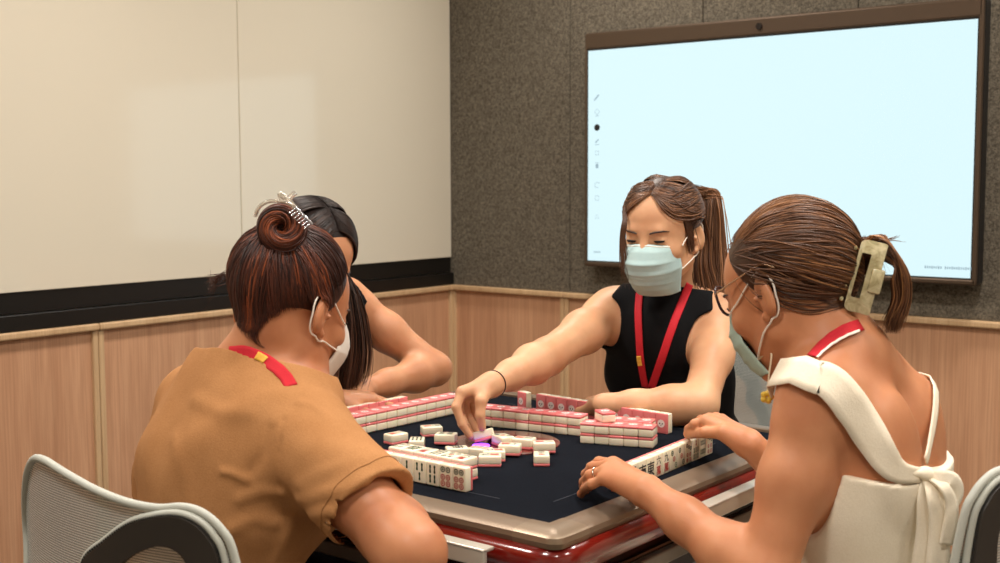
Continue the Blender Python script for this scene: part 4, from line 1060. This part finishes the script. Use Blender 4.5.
# a slim ring on the left ring finger
base4 = V(-.52, 1.62, 0)
w4 = person(B, 'person', SK4, base4, 'woman with claw-clipped hair and glasses in a white tie-back dress, seen from behind')
rp = Z_([(604.5, 471.5, .835), (590, 475, .826)]); q = rp[0]*.45+rp[1]*.55; tt_, n_, b_ = frames_along([rp[0], q, rp[1]])
o = link('finger_ring', np_mesh('finger_ring', *tube_arrays([q+(n_[1]*math.cos(a)+b_[1]*math.sin(a))*.0101 for a in np.linspace(0, 2*PI, 25)[:-1]], .0011, 6, True)), mat('ring_silver', (225, 222, 218), rough=.15, metal=1), w4, True); child(o, w4)
DRS = cloth('dress_cream', (246, 235, 214), (236, 223, 199), 380, .9, .3)
C_ = B.pick(lambda p: p.tagn == 'torso', .0105); pz = cast(B, 880, 480); H4 = Body()
for s_, e_ in ((sL, eL), (sR, eR)):
    u_ = nrm(e_-s_); H4.cone(s_+u_*.05, e_, .058, .05, .01)
C_.ell(pel-V(0, 0, .06), (.19, .155, .17), np.stack([Rr4, F4, V(0, 0, 1)]), .06)
n4 = nrm(V(.16, 0, 1))
def f4(X, D):
    D = np.maximum(D, -H4.ev(X)); D = np.maximum(D, ((X-pz.astype(X.dtype))@n4.astype(X.dtype)))
    return D+wrinkle(X, 1.0, 4)
C_.post.append(f4); dr = link('dress', C_.mesh('dress', .0035), DRS, w4); child(dr, w4)
D4 = B.pick(lambda p: p.tagn in ('torso', 'armL', 'armR', 'neck'), .0)
def strap(pts, wd, nm, off=.005, S=D4, M=DRS, par=None, n=40, th=.0022, pre=None, world=None):
    X = S.snap(world, off) if world is not None else castn(S, spline(pts, 14), off)
    if pre is not None: X = np.concatenate([S.snap(pre, off), X])
    X = S.snap(spline(X, n), off, 3); N_ = S.grad(X); o = ribbon(nm, X, N_, wd if np.isscalar(wd) else np.interp(np.linspace(0, 1, n), np.linspace(0, 1, len(wd)), wd), M, par or w4, th); child(o, par or w4); return o
kc = cast(B, 926, 474, .012)
tl_ = sL*.62+nb*.38
pre4 = [tl_+F4*.075+sp_*.0]
strap([(812, 375), (832, 383), (853, 408), (872, 438), (889, 464), (903, 473), (920, 475)], [.044, .048, .050, .050, .046, .040, .034, .026, .02], 'shoulder_strap', off=.0095, pre=pre4)
tr_ = sR*.60+nb*.40; q1 = tr_+sp_*.03-F4*.02
strap(None, [.020, .020, .018, .016, .014, .012], 'shoulder_strap', world=spline([tr_+F4*.09-sp_*.08, tr_+F4*.05+sp_*.02, q1, q1*.55+kc*.45-F4*.03, kc+(q1-kc)*.12], 18))
# knot with two loops and two tails
K = Body(); K.ell(kc, (.013, .011, .010), None, .008); K.cone(cast(B, 904, 473, .004), kc, .0052, .0065, .008); K.post.append(lambda X, D: D+wrinkle(X, .8, 9))
o = link('bow_knot', K.mesh('bow_knot', .002), DRS, w4); child(o, w4)
def free_ribbon(pts, wd, nm, nn=(.6, -.75, .2)):
    X = spline(pts, 34); tw = np.linspace(0, 1, 34); N_ = np.tile(nrm(V(*nn)), (34, 1))+np.sin(tw*7)[:, None]*V(.3, .3, 0)*.5; o = ribbon(nm, X, N_, np.interp(tw, np.linspace(0, 1, len(wd)), wd), DRS, w4, .0016); child(o, w4)
kd = float((kc-CAM)@_fw)
free_ribbon([kc, P(925, 500, kd-.012), P(926, 535, kd-.014), P(922, 575, kd-.012), P(920, 610, kd-.01)], [.012, .022, .026, .03, .03], 'bow_tail')
free_ribbon([kc, P(934, 498, kd-.02), P(939, 530, kd-.022), P(938, 565, kd-.022), P(936, 600, kd-.02)], [.012, .02, .026, .03, .03], 'bow_tail')
free_ribbon([kc, P(941, 477, kd-.02), P(953, 480, kd-.025), P(956, 492, kd-.022), P(948, 505, kd-.018), P(938, 490, kd-.014), kc], [.012, .018, .02, .02, .02, .016, .01], 'bow_loop')
free_ribbon([kc, P(944, 486, kd-.028), P(952, 505, kd-.03), P(950, 525, kd-.03), P(946, 545, kd-.028)], [.01, .014, .016, .018, .018], 'bow_loop')
legs(w4, pel, V(-1, 0, 0), V(0, 1, 0), DRS, SHO)
eyes(w4, O4, R4, .5, B)
m4, g4 = surgical_mask(w4, O4, R4, MASKG, drop=.004, YB=(.066, .058, .040), HW=(.050, .052, .040), B=B, ZB=-.100, flat=.014, bj=.78)
# lanyard round the neck
N4 = B.pick(lambda p: p.tagn in ('torso', 'neck', 'armL', 'armR', 'head'), 0)
strap([(861, 325), (848, 329), (834, 337), (822, 346), (812, 356)], .017, 'lanyard', .003, N4, REDL, None, 30, .0014)
strap([(859, 331), (847, 335.5), (834, 343), (825, 350), (817, 357)], .0035, 'lanyard_edge', .0055, N4, LOOPW, None, 30, .001)
# glasses
GLF = mat('glasses_frame', (52, 30, 34), rough=.25); LENS = mat('glasses_lens', (240, 240, 240), rough=.02, trans=1, alpha=.25); MET = mat('glasses_metal', (190, 160, 130), rough=.25, metal=.8)
lw = lambda p: O4+R4@(V(*p)+V(0, -.020, .011))
gl = link('glasses', np_mesh('glasses', *tube_arrays([lw(p) for p in spline([(-.011, .108, .010), (-.004, .113, .014), (.004, .113, .014), (.011, .108, .010)], 12)], .0016, 8)), GLF, w4, True); child(gl, w4)
for s in (-1, 1):
    cyc = []
    for a in np.linspace(0, 2*PI, 41)[:-1]:
        x = .0255*math.copysign(abs(math.cos(a))**.8, math.cos(a)); z = .021*math.copysign(abs(math.sin(a))**.85, math.sin(a)); z += .006*max(0, math.cos(a))*(1 if math.sin(a) > 0 else .3)
        cyc.append(lw((s*(.036+x), .109-.010*((x+.0255)/.051)**2, .006+z)))
    o = link('lens_rim', np_mesh('lens_rim', *tube_arrays(cyc, .0022, 8, True)), GLF, gl, True); rehome(o, w4.location)
    c0 = np.mean(cyc, 0); vs = np.array([c0+(p-c0)*r for r in (.02, .5, .97) for p in cyc]); fs = [(i*40+j, i*40+(j+1) % 40, (i+1)*40+(j+1) % 40, (i+1)*40+j) for i in range(2) for j in range(40)]
    o = link('lens', np_mesh('lens', vs, np.array(fs)), LENS, gl, True); rehome(o, w4.location)
    o = link('temple', np_mesh('temple', *tube_arrays([lw(p) for p in spline([(s*.0625, .100, .014), (s*.071, .085, .016), (s*.076, .03, .022), (s*.0795, -.01, .024), (s*.079, -.03, .012)], 20)], .0012, 6)), MET, gl, True); rehome(o, w4.location)
# flower charm on its cord from the mask loop
FL = mat('charm_yellow', (222, 182, 60), rough=.5); CORD = mat('charm_cord', (222, 206, 176), rough=.7)
ad = g4[0, int(51*.78)]; ct = spline([ad, P(771, 352, 1.685), P(769, 375, 1.685), P(767, 397, 1.685)], 16)
o = link('mask_charm', np_mesh('mask_charm', *tube_arrays(ct, .0014, 6)), CORD, w4, True); child(o, w4)
Fb = Body(); fc = ct[-1]
for k in range(5):
    a = 2*PI*k/5; q = fc+RT*math.cos(a)*.0055+UP*math.sin(a)*.0055; Fb.ell(q, (.0045, .0045, .0045), None, .001)
f_ = link('flower', Fb.mesh('flower', .001), FL, o); rehome(f_, w4.location)
# hair swept back to the claw clip, tail folded over it
HB4 = hairmat('hair_chestnut', (50, 31, 20), (104, 66, 41), (182, 126, 78))
h = Hair(O4, R4, 4); g = h.g; cap = hair_cap(h, (0, .82, -.57), (0, .018, .024))
Gw = P(862, 272, 1.70); gl_ = h.l(Gw)-HC_; gd = nrm(gl_/HR_)
for k in range(4200):
    d0 = nrm(g.normal(0, 1, 3)); edge = g.random() < .55
    if edge:
        a = g.uniform(-1, 1); d0 = nrm(V(math.sin(a*1.75)*.95, .62*math.cos(a*1.75)+.05, .62+.35*math.cos(a*1.75)-.45*abs(a)**1.5))
    if (d0[1] > .30 and d0[2] < .04) or d0[1]*HR_[1]*.82-(d0[2]*HR_[2]+.016)*.57-.82*.04 > (.001 if edge else -.010) or d0@gd > .96 or below_nape(d0): continue
    p = slerp_path(h, d0, gd+g.normal(0, .10, 3), 22, None, .035+.04*max(0, d0[2]), 1.0+g.random()*.035, 1.03+g.random()*.09)
    p = p+np.sin(np.linspace(0, 8, 22)+g.random()*6)[:, None]*g.normal(0, .001, 3)
    h.add(p, .0006+g.random()*.0006, np.clip(.42+.20*math.sin(d0[0]*13+d0[2]*9)+g.normal(0, .12), 0, 1))
for k in range(700):
    p = slerp_path(h, nape_root(g), gd+g.normal(0, .10, 3), 22, None, .03, 1.0+g.random()*.02, 1.03+g.random()*.06); h.add(p, .0006+g.random()*.0005, np.clip(.26+g.normal(0, .13), 0, 1))
h.settle(B)
for k in range(900):                                                        # the folded tail
    a = g.normal(0, 1, 2); q = g.random(); b_ = g.random()
    p = spline([Gw+g.normal(0, .012, 3), P(874+a[0]*4, 238+b_*18, 1.68+a[1]*.012), P(892+b_*5-3, 241+b_*26, 1.67+a[1]*.014), P(905-b_*10+a[0]*2, 272+b_*10, 1.665+a[1]*.014), P(906-b_*9+a[0]*2.5, 300, 1.665+a[1]*.012), P(897-b_*10+a[0]*3, 318+g.random()*16, 1.665+a[1]*.012)], 22)
    h.add(p, .0007+g.random()*.0006, np.clip(.42+.2*math.sin(b_*17)+g.normal(0, .14), 0, 1))
for k in range(120):                                                         # short ends sticking up over the clip
    a = g.normal(0, 1, 2); p = spline([Gw+g.normal(0, .01, 3), P(858+a[0]*9, 244, 1.68+a[1]*.01), P(866+a[0]*14, 234+abs(a[1])*5, 1.68+a[1]*.012)], 22); h.add(p, .0006, .45)
for k in range(110):
    a = g.normal(0, 1, 2); p = spline([Gw+g.normal(0, .01, 3), P(836+a[0]*5, 262, 1.64), P(832+a[0]*6, 276+a[1]*9, 1.635)], 22); h.add(p, .0006, .6)
o = h.build('hair', HB4, w4, cap); child(o, w4)
CLIP = mat('claw_clip', (186, 174, 134), rough=.25, coat=.4, sss=.1); t = NT(CLIP); v = t.coord(); n = t.noise(v, 60, 3, .6, 1); t.base(t.ramp(n, [(.35, (158, 146, 106)), (.65, (204, 192, 154))]))
cax = nrm(P(875, 243, 1.63)-P(858, 305, 1.63)); cfr = P(860, 275, 1.625); cn = nrm(CAM-cfr+UP*.3); cs = nrm(np.cross(cax, cn)); cn = np.cross(cs, cax)
CM = Matrix(((cs[0], cax[0], -cn[0], cfr[0]), (cs[1], cax[1], -cn[1], cfr[1]), (cs[2], cax[2], -cn[2], cfr[2]), (0, 0, 0, 1)))
def rrect(w, h_, r, n=6):
    return [(sx*(w-r)+r*math.cos(q*PI/2+i/n*PI/2), sy*(h_-r)+r*math.sin(q*PI/2+i/n*PI/2)) for q, (sx, sy) in enumerate(((1, 1), (-1, 1), (-1, -1), (1, -1))) for i in range(n+1)]
bm = bmesh.new(); O_, I_ = rrect(.0175, .050, .006), rrect(.0062, .031, .002)
def bend(x, y, z): return (x+.18*y*y/.046, y, z+.012*(abs(x)/.02)**2*0+y*y*3.2)
lay = []
for z in (0, .0045):
    lay.append(([bm.verts.new(bend(x, y, z)) for x, y in O_], [bm.verts.new(bend(x-.002, y, z)) for x, y in I_]))
n = len(O_)
for q in range(n):
    r_ = (q+1) % n; (o0, i0), (o1, i1) = lay
    bm.faces.new((o0[q], o0[r_], i0[r_], i0[q])); bm.faces.new((o1[q], i1[q], i1[r_], o1[r_])); bm.faces.new((o0[q], o1[q], o1[r_], o0[r_])); bm.faces.new((i0[q], i0[r_], i1[r_], i1[q]))
box(bm, (.014, -.020, .001), (.031, .014, .006), .003, 2)
for k in range(5): box(bm, (-.018, -.04+k*.018, .003), (-.013, -.034+k*.018, .03), .0015, 1)
bmesh.ops.transform(bm, matrix=CM, verts=bm.verts[:]); o = bm_obj('claw_clip', bm, CLIP, w4, True, 40); child(o, w4); tag(o, 'pale marbled claw clip')

# ---------------------------------------------------------------- woman in the tan shirt, back to us on the left
O1 = P(291, 310, 1.80); R1 = basis((-.09, .92, -.36), (0, 0, 1))
sR, sL = P(311, 447, 1.67), P(198, 406, 1.89); nb = P(254, 376, 1.79); che = P(252, 455, 1.78); pel = V(-1.44, 1.06, .60)
B = Body(); sp_, F1, Rr1 = torso(B, pel, che, nb, sL, sR, (-.08, 1, 0), .8, 1.04); add_head(B, O1, R1, nb, True, .006)
eR = P(411, 553, 1.54); wR = V(-1.255, 1.24, .825); arm(B, sR, eR, wR, .045, .042, .026, side='R')
wL = V(-1.52, 1.30, .83); eL = ik(sL, wL, .265, .235, V(-.35, -.2, -1)); arm(B, sL, eL, wL, .046, .038, .025, side='L')
hand(B, wR, V(-.75, .55, -.05), V(.1, 0, 1), V(0, 1, 0), [(25, 30, 20)]*4, side='R'); hand(B, wL, V(.5, .8, -.05), V(0, 0, 1), V(1, 0, 0), [(25, 30, 20)]*4, side='L')
base1 = V(-1.44, 1.05, 0)
w1 = person(B, 'person', SK1, base1, 'woman in a tan short-sleeved shirt with her reddish hair in a bun')
TAN = cloth('linen_tan', (186, 134, 88), (170, 119, 75), 420, .95, .35)
C_ = B.pick(lambda p: p.tagn in ('torso', 'armR', 'armL', 'neck'), .0095)
for p in C_.p:
    if p.tagn in ('armR', 'armL'):
        a_, b_ = (sR, eR) if p.tagn == 'armR' else (sL, eL); p.cut = [(a_+(b_-a_)*.55, nrm(b_-a_))]
C_.ell(che-F1*.03-sp_*.02, (.150, .104, .185), np.stack([Rr1, F1, sp_]), .05)
cuf = []
for s_, e_, sd, fr_, r0, r1 in ((sR, eR, 'R', .60, .060, .0625), (sL, eL, 'L', .60, .058, .062)):
    u_ = nrm(e_-s_); ce = s_+(e_-s_)*fr_; cuf.append((s_, ce, u_, r1)); C_.cone(s_+u_*.02, ce+u_*.05, r0, r1, .012, tag='sl', cut=[(ce, u_)])
C_.cone(nb-sp_*.02, nb+sp_*.016, .072, .064, .03); nkd = nrm(V(-.10, .42, 1)); ncut = P(250, 358, 1.76); nax = nrm(O1+R1@V(0, -.03, -.05)-nb)
NK = Body(); NK.cone(nb-nax*.01, nb+nax*.2, .060, .060, .01)
FOLD = []
for pts_, am, wd in (([(284, 420), (280, 452), (281, 488)], -.0022, .004), ([(300, 500), (330, 492), (366, 484)], .0045, .008), ([(302, 484), (332, 470), (362, 462)], .004, .008), ([(312, 516), (330, 512), (344, 520)], .004, .007),
                     ([(222, 472), (232, 474), (246, 480)], .004, .006), ([(240, 500), (262, 492), (284, 494)], .004, .009), ([(196, 400), (222, 412), (250, 414)], .003, .011), ([(300, 402), (316, 408), (328, 420)], .003, .007),
                     ([(232, 530), (254, 520), (274, 524)], .004, .010), ([(176, 440), (186, 470), (190, 505)], .003, .010), ([(270, 430), (264, 452), (250, 470)], -.003, .010), ([(292, 520), (286, 540), (276, 563)], .005, .010)):
    FOLD.append((spline(castn(C_, pts_), 24), am, wd))
def folds(X):
    d = np.zeros(len(X), X.dtype); 
    for c, am, wd in FOLD:
        lo_, hi_ = c.min(0)-3*wd, c.max(0)+3*wd; m_ = np.all((X > lo_) & (X < hi_), axis=1)
        if m_.any():
            q = X[m_]; e = np.min(np.linalg.norm(q[:, None]-c[None].astype(X.dtype), axis=2), axis=1); d[m_] -= am*np.exp(-(e/wd)**2)
    return d
def f1(X, D):
    for s_, ce, u_, r1 in cuf:
        q = X-ce.astype(X.dtype); al = q@u_.astype(X.dtype); rad = np.linalg.norm(q-al[:, None]*u_.astype(X.dtype), axis=1); inner = np.maximum(rad-(r1-.0035), -(al+.035)); D = np.where(np.abs(al) < .12, np.maximum(D, -inner), D)
    D = np.maximum(D, ((X-ncut.astype(X.dtype))@nkd.astype(X.dtype))); D = np.maximum(D, -NK.ev(X)); return D+wrinkle(X, 2.2, 11)+wrinkle(X, 1.6, 5)+folds(X)
C_.post.append(f1); sh1 = link('tan_shirt', C_.mesh('tan_shirt', .0032), TAN, w1); child(sh1, w1)
# cuff hems and back seam stitching
for s_, ce, u_, r1 in cuf[:1]:
    n_ = nrm(np.cross(u_, V(0, 0, 1))); b_ = np.cross(u_, n_); q = [ce-u_*.018+(n_*math.cos(a)+b_*math.sin(a))*r1 for a in np.linspace(0, 2*PI, 61)[:-1]]; q = C_.snap(q, .0006, 4)
    o = link('cuff_stitch', np_mesh('cuff_stitch', *tube_arrays(q, .0005, 5, True)), cloth('linen_dark', (168, 118, 73), (156, 108, 65)), w1, True); child(o, w1)
legs(w1, pel, V(-.05, 1, 0), V(1, .05, 0), TRS, SHO)
eyes(w1, O1, R1, .5, B)
m1, g1 = surgical_mask(w1, O1, R1, MASKW, white=True, nwire=False, YB=(.052, .046, .030), HW=(.054, .058, .046), B=B, ZB=-.094, flat=.004, bj=.5)
S1 = B.pick(lambda p: p.tagn in ('torso', 'neck', 'armL', 'armR'), .0)
strap([(229, 353), (243, 352), (258, 357), (272, 365), (284, 375), (291, 386)], .019, 'lanyard', .015, S1, REDL, w1, 30, .0014)
X = castn(S1, spline([(256, 355), (260, 357), (265, 360)], 8), .0175); o = ribbon('lanyard_print', X, S1.grad(X), .012, YEL, w1, .0008); child(o, w1); tag(o, 'yellow mark on the lanyard')
HB1 = hairmat('hair_auburn', (34, 18, 16), (84, 42, 28), (168, 86, 46))
h = Hair(O1, R1, 1); g = h.g; cap = hair_cap(h, (0, .84, -.54), (0, .022, .020))
BC = P(281, 228, 1.715); gd = nrm((h.l(P(283, 243, 1.76))-HC_)/HR_)
for k in range(4200):
    d0 = nrm(g.normal(0, 1, 3))
    edge = g.random() < .6
    if edge:
        a = g.uniform(-PI, PI); d0 = nrm(V(math.sin(a), .55*math.cos(a)-.05, -.35+.85*math.cos(a)+.0*g.random()))
    if d0[1]*HR_[1]*.84-(d0[2]*HR_[2]+.022)*.54-.84*.044 > (.001 if edge else -.012) or d0@gd > .95 or below_nape(d0): continue
    p = slerp_path(h, d0, gd+g.normal(0, .09, 3), 22, None, .04, 1.0+g.random()*.035, 1.03+g.random()*.07)
    p = p+(np.sin(np.linspace(0, 8, 22)+g.random()*6)*np.linspace(0, 1, 22))[:, None]*g.normal(0, .0014, 3)
    h.add(p, .0006+g.random()*.0006, np.clip(.36+.24*math.sin(d0[0]*15+d0[1]*11)+g.normal(0, .15), 0, 1))
for k in range(700):
    p = slerp_path(h, nape_root(g), gd+g.normal(0, .09, 3), 22, None, .03, 1.0+g.random()*.02, 1.03+g.random()*.06); h.add(p, .0006+g.random()*.0005, np.clip(.26+g.normal(0, .13), 0, 1))
h.settle(B)
bn = nrm(CAM-BC+UP*.35); b1 = nrm(np.cross(bn, UP)); b2 = np.cross(b1, bn)
for k in range(900):                                                        # coiled bun
    a0 = g.uniform(0, 2*PI); ln = g.uniform(2.2, 4.4); tt = np.linspace(0, ln, 22)+a0; ph = g.uniform(0, 2*PI); rm = .0128*g.random()**.4; Rj = .0205+g.normal(0, .0016)
    mi = ph+.5*(tt-a0); rr = Rj+rm*np.cos(mi); p = BC+(np.cos(tt)*rr)[:, None]*b1+(np.sin(tt)*rr)[:, None]*b2+(np.sin(mi)*rm)[:, None]*bn; h.add(p, .0008+g.random()*.0006, np.clip(.45+.2*math.sin(ph*3)+g.normal(0, .15), 0, 1))
for k in range(220):                                                        # centre of the coil, the hollow's shade put into dark strand colour
    a0 = g.uniform(0, 2*PI); tt = np.linspace(0, 3, 22)+a0; r0 = .010*g.random(); p = BC-bn*.004+(np.cos(tt)*r0)[:, None]*b1+(np.sin(tt)*r0)[:, None]*b2-bn*(.006*g.random()); h.add(p, .001, .15)
for k in range(40):                                                         # flyaways at the nape
    a = g.normal(0, 1, 2); p0 = h.w(h.on(nrm(V(-.7+a[0]*.2, -.55, -.12)), 1.0)); p = spline([p0, p0+V(-.012, -.01, .004)+a[0]*.006, p0+V(-.03-.02*g.random(), -.012, -.012+a[1]*.012)], 22); h.add(p, .0004, .3)
o = h.build('hair', HB1, w1, cap); child(o, w1)
CLR = mat('clear_plastic', (236, 228, 214), rough=.08, trans=.75, alpha=.7); CHR = mat('silver_comb', (222, 224, 232), rough=.15, metal=.9)
cp = spline([P(255, 216, 1.70), P(260, 206, 1.69), P(271, 201, 1.685), P(285, 202, 1.685), P(297, 208, 1.69)], 24); o = link('hair_clip', np_mesh('hair_clip', *tube_arrays(cp, .003, 8)), CLR, w1, True); child(o, w1); tag(o, 'clear and silver hair clip')
ar = []
for a, b in ((P(279, 194, 1.69), P(295, 208, 1.69)), (P(295, 193, 1.70), P(287, 204, 1.69)), (P(280, 193, 1.69), P(282, 203, 1.69))): ar.append(tube_arrays(spline([a, (a+b)/2+UP*.003, b], 10), .0042, 8))
k_ = link('clip_wing', np_mesh('clip_wing', *join(ar)), CLR, o, True); rehome(k_, w1.location)
ar = [tube_arrays(spline([P(295, 207, 1.685), P(304, 216, 1.685), P(312, 224, 1.69)], 10), .0022, 8)]
for u in np.linspace(0, 1, 7): q = P(295+u*15, 209+u*15, 1.684); ar.append(tube_arrays([q, q-RT*.008-UP*.006], .0013, 5))
k_ = link('clip_teeth', np_mesh('clip_teeth', *join(ar)), CHR, o, True); rehome(k_, w1.location); tag(k_, 'silver comb teeth')

# ---------------------------------------------------------------- long-haired woman on the far left, mostly hidden
O2 = P(311, 258, 2.52); R2 = basis((.80, -.12, -.58), (0, 0, 1))
sL, sR = V(-2.00, 1.94, 1.0), V(-1.90, 1.69, .97); nb = V(-2.01, 1.78, 1.04); che = V(-2.04, 1.78, .86); pel = V(-2.12, 1.76, .60)
B = Body(); torso(B, pel, che, nb, sL, sR, (1, 0, 0), .8); add_head(B, O2, R2, nb)
wL = V(-1.845, 1.84, .822); eL = P(441, 386, 2.78); eL = ik(sL, wL, .262, .24, eL-(sL+wL)/2); arm(B, sL, eL, wL, .042, .036, .0235, side='L')
wR = V(-1.80, 1.70, .826); eR = ik(sR, wR, .26, .235, V(.1, -1, -.6)); arm(B, sR, eR, wR, .042, .036, .0235, side='R')
hand(B, wL, V(-.02, -1, -.05), V(0, 0, 1), V(1, 0, 0), [(20, 25, 18)]*4, side='L'); hand(B, wR, V(.4, .9, -.05), V(0, 0, 1), V(1, 0, 0), [(20, 25, 18)]*4, side='R')
base2 = V(-2.12, 1.76, 0)
w2 = person(B, 'person', SK2, base2, 'long dark-haired woman in a sleeveless top leaning on one elbow, half hidden behind the bun')
C_ = B.pick(lambda p: p.tagn in ('torso', 'armL', 'armR', 'neck'), .0065); H2 = Body(); nk = nrm(O2-nb)
for s_, e_ in ((sR, eR), (sL, eL)):
    u_ = nrm(e_-s_); H2.cone(s_+u_*.058, s_+(e_-s_)*1.15, .062, .05, .01)
def f2(X, D):
    D = smax(D, -H2.ev(X), .006); D = np.maximum(D, ((X-(nb+nk*.0).astype(X.dtype))@nrm(V(-.3, 0, 1)).astype(X.dtype)))
    for c, n in ((sR, V(0, -1, .4)), (sL, V(0, 1, .4))): D = np.maximum(D, ((X-c.astype(X.dtype))@nrm(n).astype(X.dtype)))
    return D
C_.post.append(f2); o = link('dark_top', C_.mesh('dark_top', .0045), TOPB, w2); child(o, w2)
legs(w2, pel, V(1, 0, 0), V(0, -1, 0), TRS, SHO)
eyes(w2, O2, R2, .6, B); surgical_mask(w2, O2, R2, MASKB, B=B)
S2 = B.pick(lambda p: p.tagn in ('torso', 'neck'), .0)
strap([(314, 372), (317, 380), (320, 389), (322, 398)], .016, 'lanyard', .011, S2, REDL, w2, 24, .0014); strap([(334, 352), (333, 368), (331, 382), (329, 396)], .016, 'lanyard', .011, S2, REDL, w2, 24, .0014)
HB2 = hairmat('hair_black', (20, 15, 14), (56, 37, 29), (108, 72, 52))
h = Hair(O2, R2, 2); g = h.g; cap = hair_cap(h, (0, .84, -.54), (0, .030, .012))
for k in range(2400):
    s = -1 if g.random() < .5 else 1; u = g.random(); y = .62-1.45*u; rt_ = nrm(V(s*.02, y, math.sqrt(max(1-y*y*.85, .03)))); fr_ = u < .4; dm = nrm(V(s*.62, .72-1.2*u, .62)) if fr_ else nrm(V(s*.85, .30-.9*u, .55)); d1 = nrm(V(s*.86, .62-1.6*u+g.normal(0, .06), -.40)) if fr_ else nrm(V(s*.95, .15-1.0*u+g.normal(0, .08), -.45))
    p = slerp_path(h, rt_, d1, 16, dm, .03, 1.01+g.random()*.03, 1.04+g.random()*.06); e_ = p[-1]
    a = g.normal(0, 1, 2)
    if s > 0: q = [P(320+a[0]*5-u*8, 300, 2.43+a[1]*.02), P(324+a[0]*7-u*10, 345, 2.43+a[1]*.02), P(324+a[0]*7-u*10, 375, 2.435+a[1]*.02), P(323+a[0]*6-u*8, 386+g.random()*14, 2.44+a[1]*.02)]
    else: q = [P(351+a[0]*4-u*8, 296, 2.575+a[1]*.018), P(356+a[0]*6-u*10, 342, 2.58+a[1]*.02), P(353+a[0]*7-u*10, 370, 2.58+a[1]*.02), P(349+a[0]*6-u*8, 382+g.random()*15, 2.58+a[1]*.02)]
    h.add(spline(np.concatenate([p[::3], q]), 22), .0008+g.random()*.0007, np.clip(.24+g.normal(0, .16), 0, 1))
h.fade = .55
o = h.build('hair', HB2, w2, cap); child(o, w2)
# ================================================================ light
LAMP = mat('downlight_glow', (255, 240, 220), emit=(255, 226, 190), es=6)
WHITE = mat('lamp_white', (235, 232, 226), rough=.5)
EN = {(-2.3, .2): 18, (-2.3, 1.8): 19, (-2.3, 3.2): 15, (-.7, .2): 18, (-.7, 1.8): 20, (-.7, 3.2): 16, (.9, .2): 13, (.9, 1.8): 14, (.9, 3.2): 14}
for lx in (-2.3, -.7, .9):
    for ly in (.2, 1.8, 3.2):
        t = empty('ceiling_lamp', (lx, ly, ZC), 0, 'square recessed ceiling lamp above the mahjong room, outside the frame', 'lamp', 'ceiling lamps')
        bm = bmesh.new(); box(bm, (-.17, -.17, -.015), (.17, .17, 0), .004); bm_obj('lamp_frame', bm, WHITE, t)
        bm = bmesh.new(); box(bm, (-.15, -.15, -.018), (.15, .15, -.0145)); bm_obj('lamp_diffuser', bm, LAMP, t)
        l = bpy.data.lights.new('downlight', 'AREA'); l.size = .3; l.energy = EN[(lx, ly)]; l.color = (1, .95, .885); l.spread = math.radians(150)
        lo = bpy.data.objects.new('downlight', l); COL.objects.link(lo); lo.location = (lx, ly, ZC-.03)
w = bpy.data.worlds.new('world'); sc.world = w; w.use_nodes = True
w.node_tree.nodes['Background'].inputs[0].default_value = (1, .97, .93, 1); w.node_tree.nodes['Background'].inputs[1].default_value = .05
sc.view_settings.view_transform = 'Standard'; sc.view_settings.look = 'None'; sc.view_settings.gamma = 1; sc.view_settings.exposure = 0.0
sc.view_settings.use_curve_mapping = False
